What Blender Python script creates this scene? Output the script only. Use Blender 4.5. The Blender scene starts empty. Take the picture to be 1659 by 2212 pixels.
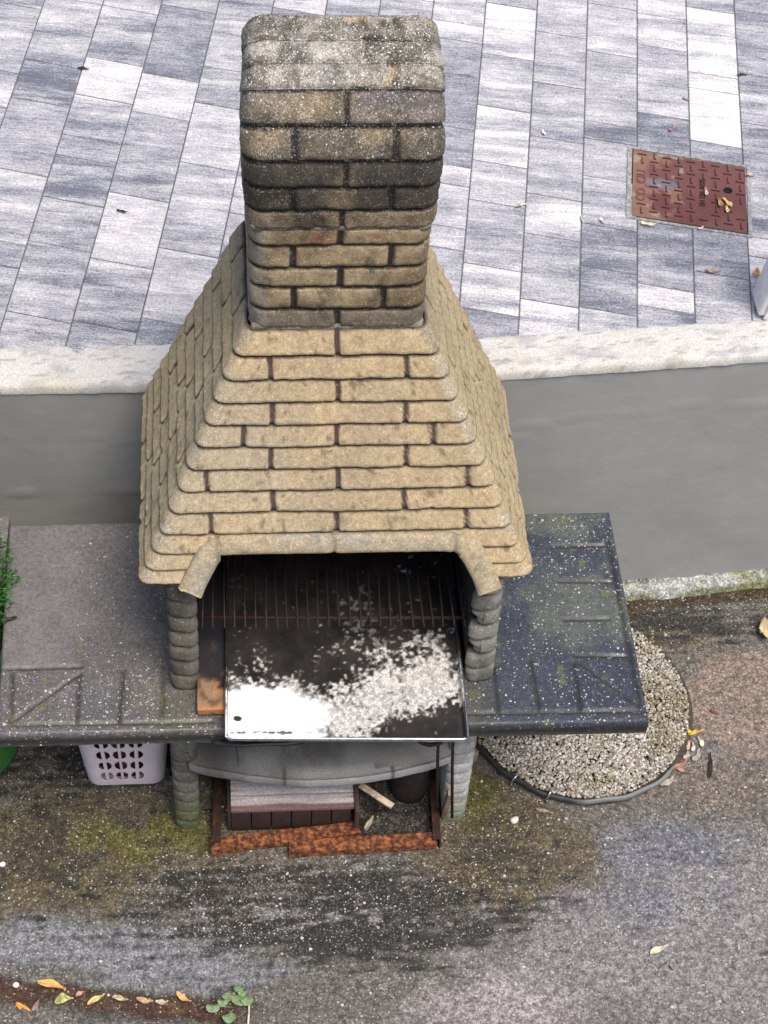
import bpy, bmesh, math, random
import numpy as np
from mathutils import Vector, Matrix
random.seed(7); RNG = np.random.default_rng(11)
S = 1.28                                   # drawing units to metres
sc = bpy.context.scene

# ------------------------------------------------------------------ camera
cam_d = bpy.data.cameras.new('camera'); cam = bpy.data.objects.new('camera', cam_d)
sc.collection.objects.link(cam); sc.camera = cam
cam.location = (-0.0693*S, -2.4273*S, 4.3652*S)
cam.rotation_euler = (0.6965, -0.0510, -0.0681)
cam_d.sensor_fit = 'HORIZONTAL'; cam_d.sensor_width = 36; cam_d.lens = 4017.05/1659*36
cam_d.clip_start = 0.1; cam_d.clip_end = 500

# ------------------------------------------------------------------ light
SUN_EL, SUN_AZ = math.radians(66), math.radians(146)      # azimuth from +Y clockwise
w = bpy.data.worlds.new('World'); sc.world = w; w.use_nodes = True
nt = w.node_tree; nt.nodes.clear()
sky = nt.nodes.new('ShaderNodeTexSky'); sky.sky_type = 'NISHITA'; sky.sun_disc = False
sky.sun_elevation = SUN_EL; sky.sun_rotation = SUN_AZ
sky.air_density = 1.0; sky.dust_density = 4.0; sky.ozone_density = 1.0
bg = nt.nodes.new('ShaderNodeBackground'); bg.inputs[1].default_value = 0.078
wo = nt.nodes.new('ShaderNodeOutputWorld')
nt.links.new(sky.outputs[0], bg.inputs[0]); nt.links.new(bg.outputs[0], wo.inputs[0])
ld = bpy.data.lights.new('sun', 'SUN'); ld.energy = 1.6; ld.angle = math.radians(30); ld.color = (1, .93, .84)
sun = bpy.data.objects.new('sun', ld); sc.collection.objects.link(sun)
dirv = Vector((math.sin(SUN_AZ)*math.cos(SUN_EL), math.cos(SUN_AZ)*math.cos(SUN_EL), math.sin(SUN_EL)))
sun.rotation_euler = dirv.to_track_quat('Z', 'Y').to_euler(); sun.location = dirv*20
sc.view_settings.view_transform = 'Standard'; sc.view_settings.look = 'None'
sc.view_settings.gamma = 1; sc.view_settings.exposure = 0.94

# ------------------------------------------------------------------ helpers
def _h(i, j, k):
    n = (i*374761393 + j*668265263 + k*2147483647) & 0xffffffff
    n = ((n ^ (n >> 13))*1274126177) & 0xffffffff
    return ((n ^ (n >> 16)) & 0xffff)/65535.0
def noise(p, s=1.0, seed=0):
    q = np.asarray(p, float)*s + seed*17.31 + 1000
    i = np.floor(q).astype(np.int64); f = q-i; f = f*f*(3-2*f)
    r = 0
    for a in (0, 1):
        for b in (0, 1):
            for c in (0, 1):
                wgt = (f[:, 0] if a else 1-f[:, 0])*(f[:, 1] if b else 1-f[:, 1])*(f[:, 2] if c else 1-f[:, 2])
                r = r + wgt*_h(i[:, 0]+a, i[:, 1]+b, i[:, 2]+c)
    return r
def fbm(p, s=1.0, seed=0, o=4):
    r = 0; a = .5; t = 0
    for k in range(o):
        r = r + a*noise(p, s*2**k, seed+k); t += a; a *= .55
    return r/t
def sm(x, a, b):
    t = np.clip((x-a)/(b-a), 0, 1); return t*t*(3-2*t)
def mix(c, d, m):
    m = np.asarray(m)[:, None]; return np.asarray(c)*(1-m)+np.asarray(d)*m
def blob(P, x, y, sx, sy=None):
    sy = sy or sx
    return np.exp(-((P[:, 0]-x)/sx)**2-((P[:, 1]-y)/sy)**2)

WL = {}                                      # world origin of every object, in metres
def _props(o, label, cat, group, kind):
    if label: o['label'] = label
    if cat: o['category'] = cat
    if group: o['group'] = group
    if kind: o['kind'] = kind
def empty(name, loc, label=None, cat=None, group=None):
    o = bpy.data.objects.new(name, None); sc.collection.objects.link(o)
    l = Vector(loc)*S; o.location = l; WL[o.name] = l.copy(); o.empty_display_size = .1
    _props(o, label, cat, group, None); return o
def mk(name, V, F, mat, parent=None, col=None, par=None, smooth=True, uv=None, label=None, cat=None, group=None, kind=None, mi=None, attrs=None):
    V = np.asarray(V, float)*S
    org = Vector(((V[:, 0].min()+V[:, 0].max())/2, (V[:, 1].min()+V[:, 1].max())/2, V[:, 2].min()))
    me = bpy.data.meshes.new(name)
    Vl = V-np.array(org)
    if isinstance(F, np.ndarray):
        nf, k = F.shape
        me.vertices.add(len(V)); me.vertices.foreach_set('co', Vl.astype(np.float32).ravel())
        me.loops.add(nf*k); me.loops.foreach_set('vertex_index', F.astype(np.int32).ravel())
        me.polygons.add(nf); me.polygons.foreach_set('loop_start', np.arange(0, nf*k, k, dtype=np.int32))
        me.update(calc_edges=True)
    else:
        me.from_pydata(Vl.tolist(), [], [list(f) for f in F]); me.update()
    me.validate()
    if smooth: me.polygons.foreach_set('use_smooth', [True]*len(me.polygons))
    for m in (mat if isinstance(mat, (list, tuple)) else [mat]): me.materials.append(m)
    if mi is not None: me.polygons.foreach_set('material_index', np.asarray(mi, np.int32))
    for nm, arr in (('Col', col), ('Par', par)):
        if arr is not None:
            arr = np.asarray(arr, float)
            if arr.ndim == 1: arr = np.tile(arr, (len(V), 1))
            a = me.attributes.new(nm, 'FLOAT_COLOR', 'POINT')
            a.data.foreach_set('color', np.hstack([arr[:, :3], np.ones((len(V), 1))]).astype(np.float32).ravel())
    if uv is not None:
        u = me.uv_layers.new(name='UVMap')
        li = np.empty(len(me.loops), np.int32); me.loops.foreach_get('vertex_index', li)
        u.data.foreach_set('uv', np.asarray(uv, np.float32)[li].ravel())
    me.update()
    o = bpy.data.objects.new(name, me); sc.collection.objects.link(o); WL[o.name] = org
    if parent:
        o.parent = parent; o.location = org-WL[parent.name]
    else: o.location = org
    _props(o, label, cat, group, kind); return o
def grid_faces(nu, nv, wrap=False, keep=None, off=0):
    i, j = np.meshgrid(np.arange(nu if wrap else nu-1), np.arange(nv-1), indexing='ij')
    i = i.ravel(); j = j.ravel(); i2 = (i+1) % nu
    F = np.stack([i*nv+j, i2*nv+j, i2*nv+j+1, i*nv+j+1], 1)+off
    return F if keep is None else F[keep(i, j)]
def join(*parts):
    V = []; F = []; n = 0
    for v, f in parts:
        v = np.asarray(v, float); V.append(v); F += [[a+n for a in q] for q in (f.tolist() if isinstance(f, np.ndarray) else f)]; n += len(v)
    return np.vstack(V), F
def box(c, s, bev=0.004, rot=(0, 0, 0), seg=2, taper=None, jit=0):
    bm = bmesh.new(); bmesh.ops.create_cube(bm, size=1)
    for v in bm.verts: v.co = Vector((v.co.x*s[0], v.co.y*s[1], v.co.z*s[2]))
    if taper:
        for v in bm.verts:
            if v.co.z > 0: v.co.x *= taper; v.co.y *= taper
    if jit:
        for v in bm.verts: v.co += Vector([random.uniform(-jit, jit) for _ in range(3)])
    if bev: bmesh.ops.bevel(bm, geom=list(bm.edges), offset=bev, segments=seg, profile=.6, affect='EDGES')
    M = Matrix.Rotation(rot[2], 4, 'Z') @ Matrix.Rotation(rot[1], 4, 'Y') @ Matrix.Rotation(rot[0], 4, 'X')
    V = [tuple(M @ v.co + Vector(c)) for v in bm.verts]; F = [[v.index for v in f.verts] for f in bm.faces]
    bm.free(); return np.array(V), F
def tube(pts, r, n=10, closed=False, caps=True, flat=1.0):
    pts = [Vector(p) for p in pts]; m = len(pts); rs = r if hasattr(r, '__len__') else [r]*m
    V = []; F = []; up = None
    for k in range(m):
        a = pts[(k-1) % m] if (closed or k > 0) else pts[k]; b = pts[(k+1) % m] if (closed or k < m-1) else pts[k]
        t = (b-a).normalized()
        if up is None: up = Vector((0, 0, 1)) if abs(t.z) < .9 else Vector((1, 0, 0))
        s = t.cross(up).normalized(); u2 = s.cross(t).normalized(); up = u2
        for q in range(n):
            an = 2*math.pi*q/n; V.append(tuple(pts[k]+s*math.cos(an)*rs[k]+u2*math.sin(an)*rs[k]*flat))
    for k in range(m if closed else m-1):
        for q in range(n):
            F.append([k*n+q, k*n+(q+1) % n, ((k+1) % m)*n+(q+1) % n, ((k+1) % m)*n+q])
    if caps and not closed:
        F.append(list(range(n))[::-1]); F.append(list(range((m-1)*n, m*n)))
    return np.array(V), F
def lathe(prof, n=48, c=(0, 0)):
    V = []; F = []
    for k in range(n):
        a = 2*math.pi*k/n
        for r, z in prof: V.append((c[0]+r*math.cos(a), c[1]+r*math.sin(a), z))
    m = len(prof)
    for k in range(n):
        for j in range(m-1): F.append([k*m+j, ((k+1) % n)*m+j, ((k+1) % n)*m+j+1, k*m+j+1])
    return np.array(V), F

# ------------------------------------------------------------------ materials
class MT:
    def __init__(s, name):
        s.m = bpy.data.materials.new(name); s.m.use_nodes = True; s.t = s.m.node_tree
        s.b = s.t.nodes['Principled BSDF']; s.x = {}
    def n(s, ty, **k):
        o = s.t.nodes.new('ShaderNode'+ty)
        for a, v in k.items(): setattr(o, a, v)
        return o
    def l(s, a, b): s.t.links.new(a, b)
    def coord(s):
        if 'c' not in s.x: s.x['c'] = s.n('TexCoord').outputs['Object']
        return s.x['c']
    def noise(s, scale, detail=4, rough=.6, vec=None, dist=0):
        o = s.n('TexNoise'); o.inputs['Scale'].default_value = scale; o.inputs['Detail'].default_value = detail
        o.inputs['Roughness'].default_value = rough; o.inputs['Distortion'].default_value = dist
        s.l(vec or s.coord(), o.inputs['Vector']); return o.outputs['Fac']
    def vor(s, scale, out='Distance', vec=None, feature='F1'):
        o = s.n('TexVoronoi', feature=feature); o.inputs['Scale'].default_value = scale
        s.l(vec or s.coord(), o.inputs['Vector']); return o.outputs[out]
    def mth(s, op, a, b=0.0, c=None, clamp=False):
        o = s.n('Math', operation=op, use_clamp=clamp)
        for i, v in enumerate((a, b) if c is None else (a, b, c)):
            if isinstance(v, (int, float)): o.inputs[i].default_value = v
            else: s.l(v, o.inputs[i])
        return o.outputs[0]
    def rng(s, v, a, b, c=0.0, d=1.0):
        o = s.n('MapRange', interpolation_type='SMOOTHSTEP'); s.l(v, o.inputs['Value'])
        for k, q in zip(('From Min', 'From Max', 'To Min', 'To Max'), (a, b, c, d)): o.inputs[k].default_value = q
        return o.outputs[0]
    def mix(s, f, a, b, mode='MIX'):
        o = s.n('Mix', data_type='RGBA', blend_type=mode)
        for i, v in ((0, f), (6, a), (7, b)):
            if isinstance(v, (int, float)): o.inputs[i].default_value = v
            elif isinstance(v, tuple): o.inputs[i].default_value = (*v, 1)
            else: s.l(v, o.inputs[i])
        return o.outputs[2]
    def attr(s, nm='Col', out='Color'):
        o = s.n('Attribute', attribute_name=nm); return o.outputs[out]
    def parts(s, nm='Par'):
        o = s.n('SeparateColor'); s.l(s.attr(nm), o.inputs[0]); return o.outputs
    def bump(s, h, st=.5, d=.01):
        o = s.n('Bump'); o.inputs['Strength'].default_value = st; o.inputs['Distance'].default_value = d
        if 'bn' in s.x: s.l(s.x['bn'], o.inputs['Normal'])
        s.l(h, o.inputs['Height']); s.x['bn'] = o.outputs[0]; s.l(o.outputs[0], s.b.inputs['Normal'])
    def set(s, col=None, rough=None, metal=None, spec=None):
        for k, v in (('Base Color', col), ('Roughness', rough), ('Metallic', metal), ('Specular IOR Level', spec)):
            if v is None: continue
            if isinstance(v, (int, float)): s.b.inputs[k].default_value = v
            elif isinstance(v, tuple): s.b.inputs[k].default_value = (*v, 1)
            else: s.l(v, s.b.inputs[k])
        return s.m

def stony(name, grain=420, pebble=150, big=60, bumpd=.004, bump=.6, var=.35, rough=.85, pebcol=(.8, .76, .72)):
    """Attribute coloured stone: Par r = white grit, g = dark pits, b = large white pebbles."""
    t = MT(name); P = t.parts(); base = t.attr()
    n1 = t.noise(grain*.35, 5, .7); n2 = t.noise(grain, 2, .6)
    n3 = t.noise(grain*.14, 3, .7)
    f = t.mth('MULTIPLY', t.rng(n1, .32, .68, 1-var, 1+var), t.rng(n3, .3, .7, 1-var*.8, 1+var*.8))
    vm = t.n('VectorMath', operation='SCALE'); t.l(base, vm.inputs[0]); t.l(f, vm.inputs['Scale'])
    c = vm.outputs[0]
    g = t.vor(grain*.8, 'Color'); sg = t.n('SeparateColor'); t.l(g, sg.inputs[0])
    # dark pits
    dk = t.mth('MULTIPLY', t.rng(sg.outputs[1], .62, .9), P[1]); c = t.mix(dk, c, (.022, .02, .018))
    # small white grit
    wt = t.mth('LESS_THAN', sg.outputs[0], t.mth('MULTIPLY', P[0], t.rng(t.noise(22, 3, .7), .4, .68, .12, .85))); vb = t.n('VectorMath', operation='SCALE'); t.l(c, vb.inputs[0]); vb.inputs['Scale'].default_value = 1.7
    c = t.mix(t.mth('MULTIPLY', wt, .8), c, t.mix(.22, vb.outputs[0], pebcol))
    # pebbles of mixed size
    for sc_, thr in ((pebble, .42), (big, .30)):
        d = t.vor(sc_); cc = t.n('SeparateColor'); t.l(t.vor(sc_, 'Color'), cc.inputs[0])
        on = t.mth('LESS_THAN', cc.outputs[0], t.mth('MULTIPLY', P[2], t.rng(t.noise(7, 3, .7), .38, .66, .3, 1.1) if sc_ == pebble else .3))
        rr = t.mth('MULTIPLY', t.mth('ADD', .35, cc.outputs[1]), thr)
        m = t.mth('MULTIPLY', on, t.mth('LESS_THAN', d, rr))
        c = t.mix(m, c, t.mix(cc.outputs[2], tuple(q*.62 for q in pebcol), pebcol))
    t.bump(n1, bump, bumpd); t.bump(n2, bump*.7, bumpd*.4); t.bump(sg.outputs[0], bump*.5, bumpd*.35)
    if name == 'washed_concrete': rough = t.rng(t.noise(3.5, 5, .65), .40, .62, .22, .7)
    if name == 'terrazzo_slab': rough = t.rng(t.noise(4, 5, .65), .40, .6, .30, .62)
    return t.set(c, rough, 0, .4)

M_BRICK = stony('moulded_brick_stone', grain=460, pebble=240, big=110, bumpd=.003, var=.2)
M_SLAB = stony('terrazzo_slab', grain=520, pebble=190, big=85, bumpd=.0015, bump=.4, var=.26, rough=.48, pebcol=(.55, .55, .56))
M_GROUND = stony('washed_concrete', grain=300, pebble=170, big=75, bumpd=.006, bump=.8, var=.5, rough=.8, pebcol=(.62, .6, .58))
M_PLASTER = None

def simple(name, col, rough=.6, metal=0, n=None, var=.3, bump=0, bs=80, col2=None, thr=(.4, .6)):
    t = MT(name)
    f = t.noise(n or 30, 5, .65)
    a = col2 or tuple(min(1, q*(1+var)) for q in col); b = col if col2 else tuple(q*(1-var) for q in col)
    c = t.mix(t.rng(f, *thr), b, a)
    if bump: t.bump(t.noise(bs, 4, .6), bump, .003)
    return t.set(c, rough, metal)

def vcol(name, rough=.6, grain=300, var=.25, bump=.3, metal=0, bd=.002):
    t = MT(name); f = t.rng(t.noise(grain, 4, .65), .3, .7, 1-var, 1+var)
    vm = t.n('VectorMath', operation='SCALE'); t.l(t.attr(), vm.inputs[0]); t.l(f, vm.inputs['Scale'])
    if bump: t.bump(t.noise(grain, 4, .6), bump, bd)
    return t.set(vm.outputs[0], rough, metal)
M_V = vcol('painted_or_worn', .6)
M_PEB = vcol('pebble', .7, 260, .22, .3)
M_WOOD = vcol('old_wood', .75, 160, .25, .4)
M_CEM = vcol('cement', .9, 180, .2, .5, bd=.004)
M_SOOT_SHADE = simple('soot_and_gap_shade', (.005, .005, .006), .95, n=40, bump=.6, bs=120)  # real soot, also the painted shade in the cover's gap and key hole
M_RUST = simple('rusty_iron', (.085, .022, .012), .85, .1, n=55, col2=(.52, .20, .065), bump=.8, bs=150, thr=(.40, .74))
M_RUSTD = simple('dark_rust', (.03, .014, .010), .9, .1, n=45, col2=(.20, .05, .02), bump=.8, bs=150, thr=(.45, .8))

# ------------------------------------------------------------------ brick relief rings
def rel(v, h, sharp=.1):
    """profile of one course, v = 0 top .. 1 bottom"""
    return h*(.8*sm(v, .04, .12)+.2*sm(v, .1, .3))*(1-sm(v, .88, .95))
def ring_samples(hw, dpt, r, step=.0055, cn=7):
    """perimeter of a rounded rectangle: list of (kind, u, nx, nq); x in [-1,1]*hw, q in [0,1]*depth; starts back left"""
    out = []
    nf = int(2*hw/step); ns = int(dpt/step); nb = 14
    a = np.linspace(0, 1, ns+1)
    for u in a: out.append(('L', 1-u, -1, 0))
    for k in range(1, cn): out.append(('CFL', k/cn, 0, 0))
    for u in np.linspace(0, 1, nf+1): out.append(('F', u, 0, -1))
    for k in range(1, cn): out.append(('CFR', k/cn, 0, 0))
    for u in a: out.append(('R', u, 1, 0))
    for k in range(1, cn): out.append(('CBR', k/cn, 0, 0))
    for u in np.linspace(0, 1, nb+1): out.append(('B', 1-u, 0, 1))
    for k in range(1, cn): out.append(('CBL', k/cn, 0, 0))
    return out
def ring_eval(smp, hw, L, r):
    """-> x, q (in length units), nx, nq arrays"""
    X = []; 
    for kd, u, nx, nq in smp:
        if kd == 'L': X.append((-hw, r+(L-2*r)*u, -1, 0))
        elif kd == 'R': X.append((hw, r+(L-2*r)*u, 1, 0))
        elif kd == 'F': X.append((-hw+r+(2*hw-2*r)*u, 0, 0, -1))
        elif kd == 'B': X.append((-hw+r+(2*hw-2*r)*u, L, 0, 1))
        else:
            a = u*math.pi/2
            if kd == 'CFL': cx, cq, nx, nq = -hw+r, r, -math.cos(a), -math.sin(a)
            if kd == 'CFR': cx, cq, nx, nq = hw-r, r, math.sin(a), -math.cos(a)
            if kd == 'CBR': cx, cq, nx, nq = hw-r, L-r, math.cos(a), math.sin(a)
            if kd == 'CBL': cx, cq, nx, nq = -hw+r, L-r, -math.sin(a), math.cos(a)
            X.append((cx+nx*r, cq+nq*r, nx, nq))
    return np.array(X)
def brick_ring(levels, smp, rows_f, rows_s, h, jw, r, xc, seed=0, rough=.0016):
    """levels: list of (row, v, F(y,z), dir(y,z), L, hw). returns V (nu*nv), groove, rowidx, v, kind arrays"""
    nu, nv = len(smp), len(levels); V = np.zeros((nu, nv, 3)); G = np.zeros((nu, nv)); RW = np.zeros((nu, nv)); VV = np.zeros((nu, nv)); N = np.zeros((nu, nv, 3))
    kinds = np.array([k[0] for k in smp])
    for j, (row, v, F, dr, L, hw) in enumerate(levels):
        E = ring_eval(smp, hw, L, min(r, L*.4)); x, q, nx, nq = E.T
        V[:, j, 0] = xc+x; V[:, j, 1] = F[0]+dr[0]*q; V[:, j, 2] = F[1]+dr[1]*q
        N[:, j, 0] = nx; N[:, j, 1] = dr[0]*nq; N[:, j, 2] = dr[1]*nq
        RW[:, j] = row; VV[:, j] = v
        jm = np.ones(nu)
        if row >= 0:
            fr = np.isin(kinds, ['F', 'CFL', 'CFR']); sd = np.isin(kinds, ['L', 'R'])
            for jx in rows_f[int(row) % len(rows_f)]:
                d = np.abs(x-jx+.002*math.sin(row*5+jx*30)+.0008*math.sin(v*5+row)); jm = np.where(fr, np.minimum(jm, sm(d, jw*.45, jw*1.25)), jm)
            for js in rows_s[int(row) % len(rows_s)]:
                d = np.abs(q-L*js); jm = np.where(sd, np.minimum(jm, sm(d, jw*.45, jw*1.3)), jm)
            pw = np.stack([xc+x, F[0]+dr[0]*q, np.full(nu, F[1])], 1)
            a = rel(v+(fbm(pw, 38, seed+7, 3)-.5)*.06+(noise(pw, 9, seed+8)-.5)*.025, 1.0); jm = np.clip(jm+(fbm(pw, 60, seed+9, 2)-.5)*.5*(jm < .98)*(jm > .02), 0, 1)
            G[:, j] = a*jm
        else: G[:, j] = 1 if row == -1 else 0
    D = G*h
    P = V.reshape(-1, 3)
    chip = sm(fbm(P, 24, seed+20, 3), .70, .82); D = D.reshape(-1)*(1-.7*chip)+(fbm(P, 60, seed, 3)-.5)*rough*3.2+(noise(P, 14, seed+5)-.5)*.004
    P = P+N.reshape(-1, 3)*D[:, None]
    return P, G.reshape(-1), RW.reshape(-1), VV.reshape(-1), kinds

# ================================================================== SETTING
# ---------------------------------------------------------------- ground
def axis(a0, a1, f0, f1, st):
    fine = np.arange(f0, f1+st/2, st); out = [fine]; x = f1; d = st
    up = []
    while x < a1: d *= 1.35; x += d; up.append(min(x, a1))
    x = f0; d = st; dn = []
    while x > a0: d *= 1.35; x -= d; dn.append(max(x, a0))
    return np.concatenate([dn[::-1], fine, up])
def gutter_d(P):                                            # distance in front of the broken concrete edge
    yl = -.284-.150*(P[:, 0]+.665)-.004*np.sin(P[:, 0]*40)
    return yl-P[:, 1]
gx = axis(-30, 30, -.80, 1.75, .0062); gy = axis(-30, .93, -.60, .93, .0062)
Xg, Yg = np.meshgrid(gx, gy, indexing='ij'); P = np.stack([Xg.ravel(), Yg.ravel(), np.zeros(Xg.size)], 1)
gd = gutter_d(P); ends = 1-sm(P[:, 0], -.13, .02)
gz = -.018*sm(gd, -.002, .003)*(1-.75*sm(gd, .045, .09))*ends
gz += (fbm(P, 22, 3, 3)-.5)*.003+(fbm(P, 2.2, 5, 2)-.5)*.008
P[:, 2] = gz
C = np.tile(np.array([.140, .130, .116]), (len(P), 1))
n0 = fbm(P, 4, 21, 5); n1 = fbm(P, 11, 31, 5); n2 = fbm(P*[1, 4.5, 1], 8, 41, 5); n3 = fbm(P, 28, 45, 4)
C = mix(C, [.225, .212, .215], sm(blob(P, 1.0, -.25, .62, .45)+(n0-.5)*1.1, .3, .85))
C = mix(C, [.21, .215, .235], sm(blob(P, -.55, -.19, .45, .09)+blob(P, -.15, -.29, .35, .07)*.9+(n2-.5)*1.5, .4, .95))
C = mix(C, [.15, .16, .195], sm(blob(P, 1.05, .02, .34, .10)+blob(P, .95, -.16, .3, .1)*.7+(n1-.5)*1.0, .4, .95)*.8)
C = mix(C, [.33, .30, .295], sm(blob(P, .60, -.42, .32, .13)+blob(P, .75, -.2, .3, .08)*.5+(n1-.5)*.8, .45, .95)*.85)
olive = blob(P, -.42, .10, .46, .20)+blob(P, .60, .08, .20, .25)+blob(P, -.62, .02, .25, .12)*.7+blob(P, .75, -.02, .28, .12)*.6+blob(P, 1.1, .72, .35, .1)*.7
C = mix(C, [.115, .088, .042], sm(olive+(n1-.5)*1.1, .24, .8)*.88)
C = mix(C, [.045, .038, .028], sm(olive*.8+(n3-.5)*1.6+(n2-.5)*.8, .62, 1.1)*.75)
C = mix(C, [.125, .118, .02], sm(blob(P, -.36, .10, .24, .11)+blob(P, -.19, .12, .08, .07)+blob(P, .57, .17, .13, .15)+(n1-.5)*1.4, .48, .95)*.75)
dark = blob(P, .14, -.10, .60, .13)*.95+blob(P, -.45, .33, .3, .12)+blob(P, .28, -.22, .36, .10)*.8+blob(P, 1.2, .76, .35, .08)
stri = .5+.5*np.sin(P[:, 1]*210+4*n0+3*n1)
C = mix(C, [.022, .022, .019], sm(dark+(n2-.5)*1.6+(n3-.5)*1.0+(stri-.5)*.30, .30, .85)*.92)
C = mix(C, [.30, .29, .285], sm(blob(P, .14, -.12, .6, .16)*.8+(n3-.5)*1.6+(fbm(P*[1, 6, 1], 14, 46, 4)-.5)*2.2, .85, 1.25)*.6)
C = mix(C, [.27, .20, .16], sm(np.minimum(1, blob(P, 1.42, .46, .20, .19)*1.6)+(n1-.5)*.35, .5, .72)*.75)   # round tan stain
C = mix(C, [.20, .15, .12], sm(blob(P, 1.25, .2, .35, .14)+(n1-.5)*.8, .5, 1.)*.5)
yw = .898+.077*(P[:, 0]-1.132); C = mix(C, [.05, .032, .015], sm(P[:, 1]-yw+.11+(n1-.5)*.06, 0, .03)*sm(P[:, 0], .3, .5))   # earth along the footing
soil = sm(gd, 0, .004)*(1-sm(gd+(n1-.5)*.05, .045, .075))*ends
C = mix(C, [.07, .028, .014], soil*.9); C = mix(C, [.16, .13, .03], soil*sm(n0, .56, .66)*.7)
C = mix(C, [.02, .02, .012], soil*(1-sm(gd, .0, .012))*.8)
C *= (.74+.40*fbm(P*[1, 2.4, 1], 40, 51, 4))[:, None]
wet = sm(blob(P, .12, -.1, .55, .18)+(n2-.5)*.6, .3, .9)
par = np.stack([.6*np.clip(.30+.2*n0+.25*wet, 0, 1)*(1-soil*.6), np.clip(.35+.45*wet+.35*sm(olive, .3, .8), 0, 1), .09+.12*wet+.0*n0], 1)
mk('ground', P, grid_faces(len(gx), len(gy)), M_GROUND, col=C, par=par, kind='structure')

# ---------------------------------------------------------------- retaining wall
Z1 = .975; KX = .17
def wall_front(x): return np.where(x < KX, .829+.005*(x+.27), .821+.077*(x-KX)-.0045)
def wall_back(x): return np.where(x < KX, .975+.021*(x+.19), .952+.073*(x-KX)-.015*0)
wall = empty('retaining_wall', (.2, .9, 0), 'smooth grey plastered retaining wall with pale cement top behind the barbecue', 'wall')
t = MT('grey_plaster'); fine_ = t.noise(14, 6, .7); cc = t.mix(t.rng(t.noise(2.2, 4, .6), .3, .7), (.315, .322, .315), (.355, .358, .352))
cc = t.mix(t.rng(t.noise(90, 4, .7), .6, .85, 0, .25), cc, (.36, .36, .36)); cc = t.mix(t.rng(fine_, .55, .8, 0, .12), cc, (.22, .225, .22)); cc = t.mix(t.rng(t.noise(2.6, 6, .75, dist=1.5), .52, .56, 0, .12), cc, (.42, .41, .40)); t.bump(t.noise(5, 4, .5), .25, .02); t.bump(t.noise(26, 5, .7), .3, .004); t.bump(t.noise(160, 3, .6), .25, .002)
M_PLASTER = t.set(cc, .78, 0, .3)
wx = np.concatenate([np.linspace(-25, -1, 20), np.arange(-.95, 1.95, .012), np.linspace(2, 25, 20)])
wz = np.linspace(-.02, Z1-.012, 60)
A, B = np.meshgrid(wx, wz, indexing='ij'); P = np.stack([A.ravel(), wall_front(A.ravel()), B.ravel()], 1)
rdg = .0022*np.exp(-((P[:, 2]-.78-.012*np.sin(P[:, 0]*7)-.005*np.sin(P[:, 0]*23))/.006)**2)+.004*np.exp(-((P[:, 2]-.56-.03*(P[:, 0]+.5)-.01*np.sin(P[:, 0]*9))/.004)**2)*sm(-P[:, 0], .2, .3)
P[:, 1] -= (fbm(P, 5, 4, 3)-.5)*.006+rdg
mk('plaster_face', P, grid_faces(len(wx), len(wz)), M_PLASTER, wall)
# coping: irregular pale mortar top, a few mm above the paving
nq = 26; qs = np.concatenate([[-.02], np.linspace(0, 1, nq), [1.02]])
A, B = np.meshgrid(wx, np.arange(len(qs)), indexing='ij'); a = A.ravel(); bi = B.ravel()
yf_, yb_ = wall_front(a)-.004, wall_back(a); pn = np.stack([a, a*0, a*0], 1)
yf_ = yf_-(fbm(pn, 16, 8, 4)-.5)*.012; yb_ = yb_+(fbm(pn, 9, 9, 3)-.5)*.010
q = qs[bi]; P = np.stack([a, yf_+(yb_-yf_)*np.clip(q, 0, 1), np.full(a.size, Z1+.002)], 1)
P[:, 2] += (fbm(P, 18, 6, 4)-.5)*.008
P[:, 2] -= .010*(np.exp(-q/.04)+np.exp(-(1-q)/.04))
P[bi == 0, 2] = Z1-.03; P[bi == len(qs)-1, 2] = Z1-.03
C = mix(np.tile([.60, .585, .56], (len(P), 1)), [.40, .40, .40], sm(fbm(P*[1, 2.5, 1], 16, 12, 5), .48, .68)*.8)
C = mix(C, [.50, .46, .34], sm(fbm(P, 7, 14, 4), .55, .72)*.4)
C = mix(C, [.12, .12, .13], sm(fbm(P*[1, 4, 1], 34, 15, 3), .66, .74)*.5)
mk('coping', P, grid_faces(len(wx), len(qs)), M_CEM, wall, col=C)
# footing at the right
fx = np.concatenate([np.arange(.45, 1.95, .008), np.linspace(2, 25, 12)]); fq = np.arange(8)
A, B = np.meshgrid(fx, fq, indexing='ij'); a = A.ravel(); b = B.ravel(); pn = np.stack([a, a*0, a*0], 1)
top = .034+(fbm(pn, 12, 60, 4)-.5)*.028; wd = .038+(fbm(pn, 9, 61, 4)-.5)*.02
yy = np.array([.004, -.006, -.4, -.8, -1, -1.06, -1.15, -1.3])[b]; zz = np.array([1.15, 1.1, .95, .85, .6, .35, .1, -.2])[b]
P = np.stack([a, wall_front(a)+np.where(b < 2, yy, yy*wd), top*zz], 1); P[:, 2] += (fbm(P, 60, 62, 3)-.5)*.006
C = mix(np.tile([.34, .36, .33], (len(P), 1)), [.46, .46, .47], sm(fbm(P, 10, 63, 4), .5, .7))
C = mix(C, [.14, .15, .035], sm(fbm(P, 9, 64, 4)+.25*sm(-P[:, 2], -.03, 0), .52, .72)*.8); C = mix(C, [.02, .02, .015], sm(P[:, 2], .036, .042)*.7)
mk('footing', P, grid_faces(len(fx), 8), M_GROUND, wall, col=C, par=[.3, .25, .2])

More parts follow.
